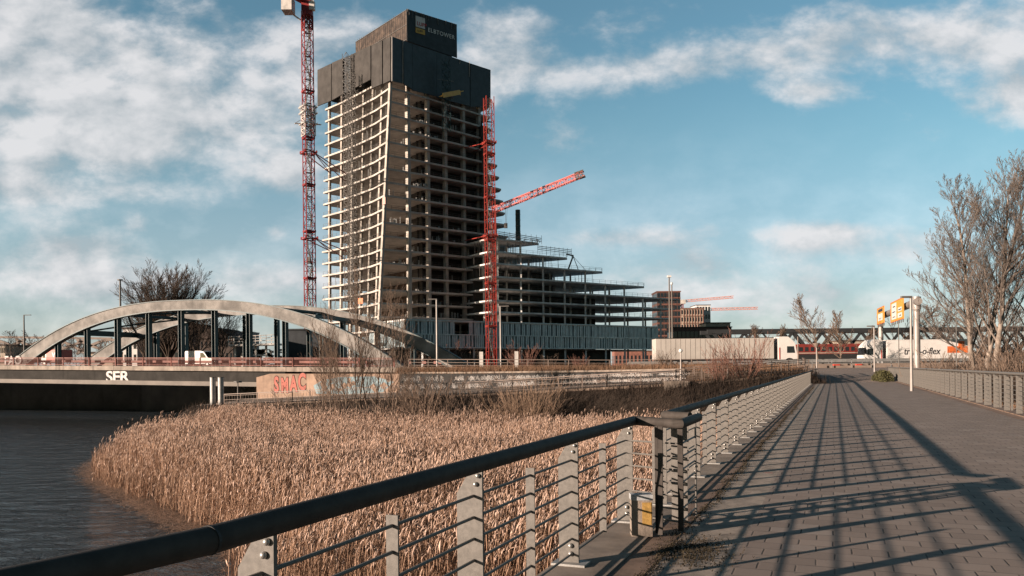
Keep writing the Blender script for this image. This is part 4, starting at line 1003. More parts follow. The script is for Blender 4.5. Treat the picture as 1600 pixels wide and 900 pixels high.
# river pier in the shade
# arches
TM, TW = 4.19, 5.69
def za_(t): return zr(t)-.3+8.35*(1-min(1.3,abs((t-TM)/TW))**2.4)
for d_, nm in ((1.2,'near'),(12.4,'far')):
    TM, TW = (3.95,5.69) if nm == 'near' else (4.45,5.95)
    b = MB(); n_ = 44; rows = []
    for i in range(n_+1):
        t = TM-TW*1.06+TW*2.12*i/n_; tt_ = max(min(t, TM+TW*1.06), TM-TW*1.06)
        zc_ = zr(t)-.3+8.35*(1-abs((t-TM)/TW)**2.4)
        dt = .02; sl_ = ((za_(t+dt)-za_(t-dt))/(2*dt))/5.37; cs = 1/math.sqrt(1+sl_*sl_)
        th_ = (.60+.28*abs((t-TM)/TW)**1.5)
        nx = -sl_*cs; nz = cs
        def pt(d, o): return B(t+nx*o/5.37, d, zc_+nz*o)
        rows.append([pt(d_,-th_), pt(d_,th_), pt(d_+1.0,th_), pt(d_+1.0,-th_)])
    vs = [p for r_ in rows for p in r_]; fs = []
    for i in range(n_):
        for k in range(4): fs.append((i*4+k, i*4+(k+1)%4, (i+1)*4+(k+1)%4, (i+1)*4+k))
    b.add(vs, fs+[(3,2,1,0),(n_*4,n_*4+1,n_*4+2,n_*4+3)]); ar = b.build('arch', M['arch'], br)
    b = MB()
    for i in range(n_):
        for (o_, dd) in ((1, -.05),):
            p, q = rows[i][1], rows[i+1][1]; b.bar(p+bd*dd+Vector((0,0,.03)), q+bd*dd+Vector((0,0,.03)), .12, .09)
            p, q = rows[i][0], rows[i+1][0]; b.bar(p+bd*dd-Vector((0,0,.03)), q+bd*dd-Vector((0,0,.03)), .14, .12)
    b.build('arch_edge', M['teal'], ar)
    for k in range(-1, 10):
        t = float(k)-(.28 if nm == 'near' else 0); zt = za_(t)-.5
        if zt < zr(t)+1.2: continue
        b = MB(); hw = .25/5.37
        for s_ in (-1,1): b.bar(B(t+s_*hw,d_+.5,zr(t)-.3), B(t+s_*hw,d_+.5,zt), .05, .62, up=bd)
        b.bar(B(t,d_+.5,zr(t)-.3), B(t,d_+.5,zt), .46, .05, up=bd); b.build('hanger', M['teal'], br)
for i, t in enumerate((.4, 2, 3.1, 4.2, 5.3, 6.4, 7.5)):
    z_ = za_(t)-.1
    b = MB(); b.bar(B(t,1.7,z_), B(t,12.9,z_), .4, .75 if i == 0 else .4)
    if i: 
        t0_ = (.4,2,3.1,4.2,5.3,6.4,7.5)[i-1]; z0_ = za_(t0_)-.1
        b.bar(B(t0_,2,z0_), B((t+t0_)/2,7,(z_+z0_)/2+.1), .22); b.bar(B((t+t0_)/2,7,(z_+z0_)/2+.1), B(t0_,12.5,z0_), .22)
        b.bar(B(t,2,z_), B((t+t0_)/2,7,(z_+z0_)/2+.1), .22); b.bar(B((t+t0_)/2,7,(z_+z0_)/2+.1), B(t,12.5,z_), .22)
    b.build('wind_brace', M['teal'], br)
# red-brown railing with fine uprights
rt = [-13.5+.86*k for k in range(28)]
def brail(d, name):
    b = MB()
    for a_, c_ in zip(rt, rt[1:]):
        for z_, s_ in ((1.1,.09),(.95,.04),(.18,.06)): b.bar(B(a_,d,zr(a_)+z_), B(c_,d,zr(c_)+z_), s_, s_)
    tr_ = b.build('top_rail', M['rust'], br)
    b = MB(); t = rt[0]
    while t < rt[-1]: b.bar(B(t,d,zr(t)+.15), B(t,d,zr(t)+.98), .028); t += .026
    b.build('balusters', M['rust'], tr_)
    for t in rt:
        b = MB(); b.bar(B(t,d-.06,zr(t)), B(t,d-.06,zr(t)+1.16), .13); b.build('rail_post', M['rust'], br)
brail(.0, 'railing')
b = strip(MB(), 2.6, 2.95, .45, .78, [-14,-6,0,6,9.8]); 
b.build('crash_barrier', M['rust'], br)
b = strip(MB(), 14.6, 14.9, .45, .8, [-14,-6,0,6,9.8]); b.build('crash_barrier', M['rust'], br)
# graffiti SER on the girder
def B2(px, d):
    lo = None
    for i in range(2400):
        t = -14+i*.01; p = BO+B(t,d,0); a = p.x/p.y*F
        if a >= ab(px,585)[0]: return t
for (txt, m_, sz, off_, dz, dd) in (('SER','grafdark',2.15,.09,-.05,.03),('SER','grafwhite',2.15,.05,0,.06)):
    t_ = B2(165,.2); text_mesh('graffiti', txt, M[m_], sz, .006, frameM(B(t_,.25-dd+.0,zr(t_)-2.12+dz), bu.normalized()*1, (0,0,1)) @ Matrix.Diagonal((1.25,.95,1,1)), g1, offset=off_, space=.92)
t_ = B2(8, 1.2)
for (m_, off_, dd) in (('grafwhite',.05,.06),): text_mesh('graffiti','FAO',M[m_],1.7,.006,frameM(B(t_,1.2-dd-.06,zr(t_)+.15), bu.normalized(), (.0,.0,1)), br, offset=off_)

# abutment wall with the painted letters
abw = empty('abutment_wall', (-31.6,98.4,0), 0, 'beige abutment wall with large pink letters and pale blue painting beside the bridge', 'wall')
A0 = Vector((-31.6,98.35,0)); A1 = Vector((-13.0,91.75,0)); au = (A1-A0).normalized(); an = Vector((au.y,-au.x,0))
Lw = (A1-A0).length
b = MB(); b.ext([Vector((0,0,-2.4)), au*Lw+Vector((0,0,-1.6)), au*Lw+Vector((0,0,1.02)), au*2.0+Vector((0,0,1.15)), Vector((0,0,.72))], -an*.5); b.build('wall', M['grafbeige'], abw)
b = MB(); rr = random.Random(11)
b.ext([au*8.6+Vector((0,0,-1.3))+an*.012, au*13+Vector((0,0,-1.35))+an*.012, au*17.6+Vector((0,0,-1.1))+an*.012, au*19+Vector((0,0,.1))+an*.012, au*16.5+Vector((0,0,.75))+an*.012, au*12+Vector((0,0,.7))+an*.012, au*9.6+Vector((0,0,.35))+an*.012, au*8.2+Vector((0,0,-.3))+an*.012], -an*.01)
bl = b.build('blue_painting', M['grafblue'], abw)
b = MB()
for k in range(26):
    c_ = au*rr.uniform(8.8,18.6)+Vector((0,0,rr.uniform(-1.2,.6)))+an*.02; r_ = rr.uniform(.12,.42); ph = rr.uniform(0,6)
    b.add([c_+au*(r_*math.cos(q*.785)*(1+.4*math.sin(3*q+ph)))+Vector((0,0,r_*math.sin(q*.785))) for q in range(8)], [tuple(range(8))])
b.build('paint_spots', M['orange'].copy(), bl).data.materials[0] = M['grafbeige']
TX = (('S',3.15,-.72,1.62,.10),('M',4.15,-.72,1.5,.0),('A',5.45,-.62,1.62,-.03),('C',6.6,-.42,1.7,-.08))
for ch, s_, z_, sz, tl in TX:
    ey = Vector((0,0,1))+au*tl
    text_mesh('letter_outline', ch, M['grafdark'], sz*.92, .006, frameM(au*(s_-.55)+Vector((0,0,z_-.35))+an*.014, au, ey-au*ey.dot(au)) @ Matrix.Diagonal((1,1.75,1,1)), abw, offset=.11)
    text_mesh('painted_letter', ch, M['grafpink'], sz*.92, .008, frameM(au*(s_-.55)+Vector((0,0,z_-.35))+an*.03, au, ey-au*ey.dot(au)) @ Matrix.Diagonal((1,1.75,1,1)), abw, offset=.06)
# dark wall with white tags
G = [Vector((-13.0,91.7,0)), Vector((-5,85.25,0)), Vector((0,81.6,0)), Vector((8,75.5,0)), Vector((15.2,70.05,0))]
gw = empty('graffiti_wall', G[0], 0, 'long low black wall covered in white spray scribbles along the promenade', 'wall')
GZ = [(-1.1,1.05),(-.8,1.02),(-.5,1.05),(-.12,1.1),(.18,1.2)]
b = MB(); c_ = MB(); 
for i in range(4):
    p, q = G[i]-G[0], G[i+1]-G[0]; d_ = (q-p).normalized(); nn_ = Vector((d_.y,-d_.x,0))
    z0, z1 = GZ[i], GZ[i+1]
    b.ext([p+Vector((0,0,z0[0]-.6)), q+Vector((0,0,z1[0]-.6)), q+Vector((0,0,z1[1])), p+Vector((0,0,z0[1]))], -nn_*.4)
    c_.bar(p+Vector((0,0,z0[1]+.08))-nn_*.15, q+Vector((0,0,z1[1]+.08))-nn_*.15, .5, .16)
b.build('wall', M['grafdark'], gw); c_.build('coping', M['edge_conc'], gw)
rr = random.Random(21)
for tone in ('grafwhite','grafbeige'):
    b = MB()
    for k in range(210 if tone == 'grafwhite' else 30):
        i = rr.choice((0,1,2,2,3,3,3)); p, q = G[i]-G[0], G[i+1]-G[0]; d_ = (q-p).normalized(); nn_ = Vector((d_.y,-d_.x,0)); L = (q-p).length
        f = rr.random(); c0_ = p.lerp(q,f)+nn_*.012; zlo = GZ[i][0]*(1-f)+GZ[i+1][0]*f; zhi = GZ[i][1]*(1-f)+GZ[i+1][1]*f
        row = rr.choice((.28,.72)); hh = (zhi-zlo)*rr.uniform(.10,.19); zz = zlo+(zhi-zlo)*row; wv = rr.uniform(.3,1.0); x = 0; ph = rr.uniform(0,6)
        wv *= .8
        prev = None
        for s_ in range(rr.randint(6,16)):
            pt_ = c0_+d_*(wv*s_/8+.12*math.sin(s_*2.2+ph))+Vector((0,0,zz+hh*math.sin(s_*1.9+ph)*rr.uniform(.6,1.2)))
            if prev is not None and (pt_-prev).length > .03: b.bar(prev, pt_, .012, rr.choice((.03,.04,.06)), up=nn_)
            prev = pt_
    b.build('spray_scribbles', M[tone], gw)

# dry grass on the slope and along the road edge
def grasspatch(name, label, pts, num, h, m, seed, wid=.02, cat='grass', lean=.35, jit=.35):
    r = random.Random(seed); b = MB()
    for _ in range(num):
        i = r.randrange(len(pts)-1); t = r.random(); (a0,a1),(b0,b1) = pts[i], pts[i+1]
        s = r.random(); p = (Vector(a0).lerp(Vector(b0),t)).lerp(Vector(a1).lerp(Vector(b1),t), s); p += Vector((r.gauss(0,jit),r.gauss(0,jit),-.03))
        hh_ = h*r.uniform(.35,1.1); a = r.uniform(0,6.28); dx, dy = math.cos(a), math.sin(a); l = hh_*r.uniform(0,lean*2); ww = wid*r.uniform(.5,1.3)
        b.add([(p.x-dy*ww,p.y+dx*ww,p.z),(p.x+dy*ww,p.y-dx*ww,p.z),(p.x+dx*l+dy*ww*.3,p.y+dy*l,p.z+hh_)], [(0,1,2)])
    return tag(b.build(name, m), label, cat, kind='stuff')
grasspatch('grass', 'dry straw coloured grass on the slope between the scribbled wall and the road', [(a,b) for a, b in zip(WT, RE)], 26000, .8, M['drygrass'], 12)
grasspatch('grass', 'dry grass at the foot of the promenade railing by the walkway end', [(Vector(a),Vector(b)) for a, b in zip(PF[5:], PB[5:])], 1500, .35, M['drygrass'], 13)
grasspatch('grass', 'dry weeds along the edge of the ground beyond the right railing', [((W(5.7,u_,-.35)),(W(9,u_,-.8))) for u_ in (14,30,50,70,86)], 9000, .4, M['drygrass'], 14)

# promenade railing and ledge
pr = empty('promenade_railing', PF[0], 0, 'pale metal railing along the edge of the promenade below the road', 'railing')
pts = [Vector(p)+Vector((-.0,.12,0)) for p in PF[1:]]; o0 = Vector(PF[0])
pts.insert(0, Vector((-30,82.9,-1.95)))
M['prail'] = mat('pale_railing', (.24,.185,.155), .6, .2, 1)
b = MB(); bal = MB(); tot = []
for a_, c_ in zip(pts, pts[1:]):
    for z_, s_ in ((1.08,.07),(.92,.035),(.5,.035),(.14,.04)): b.bar(a_-o0+Vector((0,0,z_)), c_-o0+Vector((0,0,z_)), s_)
    n_ = int((c_-a_).length/2.0)
    for k in range(n_+1):
        p = a_.lerp(c_, k/max(1,n_)); q_ = MB(); q_.bar(p-o0, p-o0+Vector((0,0,1.12)), .08); q_.build('rail_post', M['prail'], pr)
    L_ = (c_-a_).length; k = 0
    while k*.35 < L_: p = a_.lerp(c_, k*.35/L_); bal.bar(p-o0+Vector((0,0,.14)), p-o0+Vector((0,0,.95)), .02); k += 1
b.build('top_rail', M['prail'], pr); bal.build('balusters', M['prail'], pr)
b = MB(); pts2 = [Vector((-30,82.6,-1.95))]+[Vector(p) for p in PF[1:]]
for a_, c_ in zip(pts2, pts2[1:]): b.bar(a_-Vector((0,0,.2)), c_-Vector((0,0,.2)), .5, .36)
ldg = tag(b.build('promenade_edge', mat('pale_ledge', (.27,.2,.155), .85, .3, .8, streak=.5)), 'pale stained concrete edge beam of the promenade', 'kerb beam')
b = MB(); b.box(12.4,14.4,64.6,65.6,-.75,.36); tag(b.build('concrete_block', M['edge_conc']), 'pale concrete block where the promenade edge bends under the globe lamp', 'concrete block')
# far-right stair railing (where promenade meets the path)
sr = empty('stair_railing', (14,66.5,.3), 0, 'second pale railing stepping up beside the promenade towards the walkway end', 'railing')
b = MB()
sp = [Vector((14,68.5,.35)),Vector((19,69.2,.75)),Vector((25.6,71.5,1.05)),Vector((27,76,1.15))]
for a_, c_ in zip(sp, sp[1:]):
    for z_ in (1.1,.6,.12): b.bar(a_-sp[0]+Vector((0,0,z_)), c_-sp[0]+Vector((0,0,z_)), .06)
    for k in range(4): p = a_.lerp(c_, k/4); b.bar(p-sp[0], p-sp[0]+Vector((0,0,1.1)), .07)
b.build('bars', M['prail'], sr)

# road railing right of the bridge
rd = empty('road_railing', (-12,Yfront(-12),0), 0, 'thin pale railing along the front edge of the road right of the bridge', 'railing')
b = MB(); o0 = Vector((-12,Yfront(-12),0))
xs_ = [-12+2.3*k for k in range(18)]; P_ = [Vector((x,Yfront(x)+.15,zroad(x))) for x in xs_]
for a_, c_ in zip(P_, P_[1:]):
    for z_, s_ in ((.98,.07),(.62,.05),(.3,.05)): b.bar(a_-o0+Vector((0,0,z_)), c_-o0+Vector((0,0,z_)), s_)
b.build('rails', M['prail'], rd)
for p in P_: q_ = MB(); q_.bar(p-o0, p-o0+Vector((0,0,1.02)), .09); q_.build('rail_post', M['prail'], rd)
r2 = empty('road_barrier', (29,88.6,1.2), 0, 'red and white road barrier with grey rails at the end of the walkway', 'barrier')
b = MB()
for z_ in (.95,.5): b.bar((-.5,0,z_), (16,-.3,z_), .06)
for k in range(8): b.bar((k*2.2,0,0), (k*2.2,0,1), .07)
b.build('rails', M['steel'], r2)
b = MB()
for k in range(2): b.box(8+k*2.6, 8.7+k*2.6, 2.9, 3.3, -.2, .4)
b.build('red_blocks', M['redpaint'], r2); b = MB(); b.box(-1,24,3.4,3.6,.0,.45); b.build('white_board', M['kerb'], r2)
# crash barrier in the middle of the road, right
cb_ = MB(); cb_.bar((14,Yfront(14)+6.6,zroad(14)+.65),(110,Yfront(110)+6.6,zroad(110)+.65),.1,.32)
x = 14
while x < 110: cb_.bar((x,Yfront(x)+6.7,zroad(x)),(x,Yfront(x)+6.7,zroad(x)+.7),.1); x += 4
tag(cb_.build('crash_barrier', M['steel']), 'low steel crash barrier between the lanes where the trucks pass', 'barrier')

# ============================================================ VEHICLES
def wheel(parent, x, y, r=.5, w=.3, side=-1):
    b = MB(); b.tube([(x,y-w/2,r),(x,y+w/2,r)], r, 18); t_ = b.build('wheel', M['black'], parent)
    b = MB(); b.tube([(x,y-w/2-.01,r),(x,y-w/2+.03,r)], r*.55, 14); b.build('rim', M['steel'], t_)
def cab(parent, x0, m, dirn=1):         # tractor cab, front towards +x*dirn
    X = lambda v: x0+dirn*v
    prof = [(0,.55),(2.15,.55),(2.28,.75),(2.28,1.55),(2.05,2.9),(1.75,3.25),(1.2,3.72),(.2,3.72),(0,3.5)]
    b = MB(); poly = [Vector((X(a),-1.22,z)) for a, z in prof]; 
    if dirn < 0: poly.reverse()
    b.ext(poly, (0,2.44,0)); c = b.build('cab', m, parent)
    b = MB(); b.ext([Vector((X(a),-1.235,z)) for a, z in ((1.05,1.75),(2.02,1.75),(1.88,2.55),(1.05,2.55))], (0,.01,0)); b.build('side_window', M['glass'], c)
    b = MB(); b.ext([Vector((X(2.275),-1.1,1.75)),Vector((X(2.275),1.1,1.75)),Vector((X(2.105),1.1,2.7)),Vector((X(2.105),-1.1,2.7))], (dirn*.02,0,.01)); b.build('windscreen', M['glass'], c)
    b = MB(); b.box(*sorted((X(.1),X(.22))), -1.25,-1.225,1.0,2.4); b.build('side_grille', M['redpaint'], c)
    b = MB(); b.box(*sorted((X(2.2),X(2.45))),-1.45,-1.25,1.9,2.5); b.build('mirror', M['black'], c)
    b = MB(); b.box(*sorted((X(2.22),X(2.3))),-1.1,1.1,.5,.85); b.build('bumper', M['steel'], c)
    b = MB(); b.tube([(X(1.35),-1.23,.5),(X(1.35),-1.2,.5)],.66,16); b.build('wheel_arch', M['black'], c)
def truck(loc, rz, lbl, L, mt, mc, dirn=1, Ht=3.65):
    t = empty('truck', loc, rz, lbl, 'truck')
    s0, s1 = (0, L) if dirn > 0 else (0, -L)
    b = MB(); b.box(min(s0,s1), max(s0,s1), -1.27, 1.27, 1.05, Ht); tr_ = b.build('trailer_box', mt, t)
    b = MB(); b.box(min(s0,s1)-.02, max(s0,s1)+.02, -1.3, 1.3, Ht, Ht+.06); b.box(min(s0,s1), max(s0,s1), -1.29,-1.27, 1.0,1.1)
    b.build('roof_edge', M['black'] if mt is M['tarp'] else mc, tr_)
    b = MB(); b.box(min(s0,s1)+.2, max(s0,s1)-.2, -.5, .5, .75, 1.02); b.build('chassis', M['black'], t)
    if mt is M['tarp']:
        b = MB()
        for k in range(1, 24): b.box(s0+(s1-s0)*k/24-.01, s0+(s1-s0)*k/24+.01, -1.285,-1.27,1.12,Ht-.05)
        b.build('curtain_straps', M['flange'], tr_)
    dd = dirn
    for k in (1.6, 2.9, 4.2): wheel(t, s0+dd*k, -1.0, .5)
    cab(t, s1+dd*.55, mc, dd); wheel(t, s1+dd*(.55+1.35), -1.05, .5); wheel(t, s1-dd*1.4, -1.0, .5)
    b = MB(); b.box(*sorted((s1+dd*.0, s1+dd*.55)), -.9,.9,.9,2.6); b.build('coupling', M['black'], t)
    return t
Y1 = 97.0; x1 = at(1022,560,Y1).x; x2 = at(1202,560,Y1+.6).x
zt1 = zroad(20)
t1 = truck((x1,Y1,zt1-.08), R(0.6), 'long grey curtain sided trailer behind a white truck cab, seen side on', x2-x1, M['tarp'], M['white'], 1, Ht=(at(1100,529.3,Y1).z-zt1+.08))
Y2 = 103.5; x3 = at(1512,560,Y2).x; x4 = at(1380,560,Y2).x
t2 = truck((x3,Y2,1.0), R(-.5), 'white delivery truck heading left with orange emblem at the trailer rear, behind bare trees', x3-x4, M['white'], M['white'], -1, Ht=(at(1450,531.5,Y2).z-1.0))
trx = [c for c in t2.children if c.name.startswith('trailer')][0]; s_ = 1.0
text_mesh('trailer_lettering', 'trans-o-flex', M['text_dark'], 1.12, .01, frameM(Vector((-(x3-x4)+2.1,-1.285,1.75)), (1,0,0), (0.12,0,1)) @ Matrix.Diagonal((.88,1.1,1,1)), trx, offset=.012, space=1.0)
b = MB(); b.box(-3.3,-.15,-1.285,-1.272,1.9,2.75)
for k in range(5): b.tube([(-3.1+.0*k,-1.284,2.1+.12*k),(-2.2+k*.1,-1.284,2.12+.12*k)],.1,6)
b.box(-1.9,-1.1,-1.285,-1.272,2.75,3.4); b.build('orange_emblem', M['orange'], trx)
# van on the bridge
tv = B2(317, 6.5); pv = BO+B(tv,6.5,zr(tv)); vz = math.atan2(bu.y,bu.x)
vn = empty('van', pv, vz, 'white panel van driving right across the arch bridge', 'van')
prof = [(-2.25,.35),(2.2,.35),(2.3,.7),(2.2,1.05),(1.55,1.22),(.95,1.98),(.4,2.12),(-2.1,2.12),(-2.27,1.9)]
b = MB(); b.ext([Vector((a,-.95,z)) for a, z in prof], (0,1.9,0)); bdv = b.build('body', M['white'], vn)
b = MB(); b.ext([Vector((.35,-.96,1.2)),Vector((1.4,-.96,1.2)),Vector((.85,-.96,1.85)),Vector((.35,-.96,1.85))], (0,.01,0)); b.build('side_window', M['glass'], bdv)
b = MB(); b.ext([Vector((1.58,-.85,1.24)),Vector((1.58,.85,1.24)),Vector((.98,.8,1.96)),Vector((.98,-.8,1.96))], (.02,0,.02)); b.build('windscreen', M['glass'], bdv)
b = MB(); b.box(-2.2,2.2,-.965,-.95,.55,.68); b.build('rub_strip', M['black'], bdv)
wheel(vn,-1.4,-.85,.33,.22); wheel(vn,1.5,-.85,.33,.22)
# red box truck on the bridge
tv = B2(93, 12); pv = BO+B(tv,12,zr(tv))
rt_ = empty('box_truck', pv, vz, 'small red box truck with white letters seen behind the left end of the arch', 'truck')
b = MB(); b.box(-1.5,1.5,-1.1,1.1,.5,2.45); bx_ = b.build('box', M['redpaint'], rt_)
text_mesh('lettering','VIS',M['text_white'],1.0,.01,frameM(Vector((-.25,-1.11,1.3)),(1,0,0),(0,0,1)),bx_,offset=.03)
b = MB(); b.ext([Vector((a,-1,z)) for a, z in ((-2.6,.4),(-1.6,.4),(-1.6,2.0),(-2.2,1.95),(-2.6,1.2))], (0,2,0)); cb2 = b.build('cab', M['white'], rt_)
b = MB(); b.ext([Vector((a,-1.01,z)) for a, z in ((-2.4,1.2),(-1.8,1.2),(-1.8,1.75),(-2.15,1.75))], (0,.01,0)); b.build('side_window', M['glass'], cb2)
wheel(rt_,-2.0,-.9,.4,.25); wheel(rt_,.7,-.9,.4,.25)

# ============================================================ RAILWAY TRUSS BRIDGE and train
Yt = 150
tb = empty('railway_bridge', (30,Yt,0), 0, 'long dark grey steel truss railway bridge with crossing diagonals behind the road', 'bridge')
def T(px, py, Y=Yt): 
    p = at(px,py,Y); return p-Vector((30,Yt,0))
M['truss'] = mat('truss_steel', (.03,.032,.034), .6, .2, .3)
x0t, x1t = T(1105,517).x, 120
zt = T(1400,512).z; zb = 3.2
for dy, nm in ((0,'near'),(5.5,'far')):
    b = MB(); b.box(x0t,x1t,dy-.35,dy+.35,zt-.75,zt); b.build('top_chord', M['truss'], tb)
    b = MB(); b.box(x0t-6,x1t,dy-.35,dy+.35,zb-.8,zb); b.build('bottom_chord', M['truss'], tb)
pitch = 7.6; k = 0; x = x0t+1
while x+pitch < x1t:
    for dy in (0,5.5):
        b = MB(); b.bar((x,dy,zt-.5),(x+pitch*.5,dy,zb-.2),.5,.38,up=(0,1,0)); b.bar((x+pitch*.5,dy,zb-.2),(x+pitch,dy,zt-.5),.5,.38,up=(0,1,0))
        b.bar((x+pitch*.22,dy+.1,zt-.5),(x+pitch*.72,dy+.1,zb-.2),.3,.26,up=(0,1,0)); b.build('diagonal', M['truss'], tb)
    x += pitch
b = MB(); b.box(x0t-6,x1t,.4,5.1,zb-.6,zb-.2); b.build('deck', M['truss'], tb)
for x in range(-4, 120, 26): b = MB(); b.box(x-1,x+1,0,5.5,.5,zb-.8); b.build('pier', M['edge_conc'], tb)
M['trainred'] = mat('train_red', (.21,.035,.028), .5, .2, 1)
tn = empty('train', at(1293,556,145), 0, 'red regional train with dark windows passing below the truss bridge', 'train')
for i, (xa, xb) in enumerate(((1243,1287),(1288,1332),(1333,1374))):
    a_, c_ = at(xa,556,145).x-tn.location.x, at(xb,556,145).x-tn.location.x
    b = MB(); z_ = -.9; b.box(a_,c_,-1.4,1.4,z_+.7,z_+2.9); b.box(a_+.4,c_-.4,-1.2,1.2,z_+2.9,z_+3.05); cr_ = b.build('carriage', M['trainred'], tn)
    b = MB(); n_ = 5
    for k in range(n_):
        w_ = (c_-a_)/n_; b.box(a_+w_*k+.2,a_+w_*(k+1)-.2,-1.42,-1.4,z_+1.75,z_+2.5)
    b.build('windows', M['glass'], cr_); b = MB(); b.box(a_,c_,-1.41,-1.4,z_+1.35,z_+1.5); b.build('stripe', M['beige'], cr_)
    b = MB(); b.box(a_+.2,c_-.2,-1.1,1.1,z_+.1,z_+.7); b.build('bogies', M['black'], cr_)
b = MB(); p_ = at(1293,562,143); b.box(at(1238,560,143).x, 90, 141, 149, .0, p_.z+1.0); tag(b.build('track_embankment', M['black']), 'dark embankment wall carrying the train tracks', 'wall')

# ============================================================ SIGN GANTRY
gp1, gp2 = gnd(1432,590,.6), None
P1 = at(1432,470,85); P2 = at(1376,492,111)
gt = empty('sign_gantry', (P1.x,85,0), 0, 'thick grey pipe gantry over the road carrying two yellow direction signs', 'sign gantry')
q1 = Vector((0,0,0)); q2 = Vector((P2.x-P1.x,111-85,0)); zg = 8.15
M['gpipe'] = mat('gantry_metal', (.33,.30,.28), .5, .2, .6, metal=.3)
b = MB(); b.tube([(0,0,0),(0,0,zg+.1)], .34, 14); b.tube([(0,0,zg-.8),(0,0,zg+.55)],.44,14); b.build('leg', M['gpipe'], gt, smooth=True)
b = MB(); b.tube([q2,q2+Vector((0,0,zg+.1))], .34, 14); b.tube([q2+Vector((0,0,zg-.8)),q2+Vector((0,0,zg+.55))],.44,14); b.build('leg', M['gpipe'], gt, smooth=True)
dg_ = q2.normalized(); b = MB(); b.tube([-dg_*1.1+Vector((0,0,zg)), q2+dg_*1.0+Vector((0,0,zg))], .40, 16); b.build('beam', M['gpipe'], gt, smooth=True)
ng = Vector((-dg_.y,dg_.x,0)); 
if ng.x > 0: ng = -ng
def gsign(s0, s1, z0, z1, lines):
    b = MB(); o_ = ng*.62; b.ext([dg_*s0+o_+Vector((0,0,z0)), dg_*s1+o_+Vector((0,0,z0)), dg_*s1+o_+Vector((0,0,z1)), dg_*s0+o_+Vector((0,0,z1))], ng*.06)
    s_ = b.build('sign_panel', M['signyellow'], gt)
    b = MB(); e_ = ng*.69
    for (p, q, za, zb_) in ((s0,s1,z0,z0+.08),(s0,s1,z1-.08,z1),(s0,s0+.08,z0,z1),(s1-.08,s1,z0,z1)):
        b.ext([dg_*p+e_+Vector((0,0,za)), dg_*q+e_+Vector((0,0,za)), dg_*q+e_+Vector((0,0,zb_)), dg_*p+e_+Vector((0,0,zb_))], ng*.01)
    b.build('border', M['orange'], s_)
    for (u0_,u1_,w0_,w1_,mm) in lines:
        b = MB(); p, q = s0+(s1-s0)*u0_, s0+(s1-s0)*u1_; za, zb_ = z0+(z1-z0)*w0_, z0+(z1-z0)*w1_
        b.ext([dg_*p+e_+Vector((0,0,za)), dg_*q+e_+Vector((0,0,za)), dg_*q+e_+Vector((0,0,zb_)), dg_*p+e_+Vector((0,0,zb_))], ng*.012); b.build('sign_field', M[mm], s_)
    b = MB()
    for k in range(7): x_ = s0+(s1-s0)*(k+.5)/7; b.bar(dg_*x_+o_+Vector((0,0,z0-.35)), dg_*x_+o_+Vector((0,0,z0)), .08)
    b.bar(dg_*(s0+.6)+Vector((0,0,zg)), dg_*(s0+.6)+o_+Vector((0,0,zg)), .16); b.bar(dg_*(s1-.6)+Vector((0,0,zg)), dg_*(s1-.6)+o_+Vector((0,0,zg)), .16)
    b.build('bracket', M['scaffold'], s_)
def sdist(px):   # distance along the beam seen at photo column px
    a = ab(px,480)[0]/F
    o_ = Vector(gt.location)+ng*.62
    return (a*o_.y-o_.x)/(dg_.x-a*dg_.y)
sa, sb = sdist(1412.5), sdist(1392.3); sc_, sd_ = sdist(1382), sdist(1371)
zz = lambda px,py,s: at(px,py,(Vector(gt.location)+dg_*s).y).z
gsign(sa, sb, zz(1402,500,(sa+sb)/2)-.1, zz(1402,470,(sa+sb)/2)+.1, [(.52,.9,.12,.9,'white'),(.10,.42,.12,.34,'white'),(.12,.4,.42,.6,'white'),(.16,.3,.18,.24,'text_dark'),(.14,.36,.47,.52,'text_dark'),(.6,.82,.2,.26,'text_dark'),(.6,.84,.45,.5,'text_dark'),(.6,.8,.7,.76,'text_dark')])
gsign(sc_, sd_, zz(1377,506,(sc_+sd_)/2), zz(1377,480,(sc_+sd_)/2), [(.2,.85,.2,.62,'white'),(.2,.8,.72,.9,'text_dark'),(.3,.7,.3,.36,'text_dark')])

# ============================================================ LAMPS AND MASTS
def lamp(px, ptop, pbase, Y, zbase_, lbl, kind='arm', r=.06, m='steel', arm=-1.0, name='street_lamp', group=None):
    top = at(px,ptop,Y); bx_ = at(px,pbase,Y).x; t = empty(name, (bx_,Y,zbase_), 0, lbl, 'street lamp' if name=='street_lamp' else name.replace('_',' '), group)
    h = top.z-zbase_
    b = MB(); b.tube([(0,0,0),(0,0,h*.2),(0,0,h)], [r*1.25,r*1.1,r*.8], 10); b.build('pole', M[m], t, smooth=True)
    if kind == 'arm':
        b = MB(); b.box(*sorted((0.05,arm)),-.1,.1,h-.09,h+.02); b.build('lamp_head', M['scaffold'], t)
    elif kind == 'ball':
        b = MB(); b.ball((0,0,h), .17, 10, 7); b.build('globe', M['white'], t, smooth='all')
    elif kind == 'cone':
        b = MB(); b.tube([(0,0,h-.5),(0,0,h)], [.1,.42], 12); b.build('lamp_head', M['prail'], t)
    elif kind == 'disc':
        b = MB(); b.tube([(0,0,h-.12),(0,0,h+.05)], .42, 12); b.build('lamp_head', M['scaffold'], t)
    elif kind == 'flood':
        b = MB(); b.box(-.24,.24,-.24,.24,h-.12,h+.12); b.build('lamp_head', M['white'], t)
    return t
Yw = gnd(1425,611,0).y
lamp(1424.5,463,611,Yw,0,'square topped lamp post standing on the walkway before the right railing','arm',.075,'gpipe',-.55)
lamp(1366.5,509,586,80,.35,'slim lamp post at the far end of the walkway left of the right railing','arm',.075,'gpipe',-.7)
lamp(683,467,563,92.5,1.3,'tall thin street lamp in front of the left part of the fin facade','arm',.11,'gpipe',-1.0)
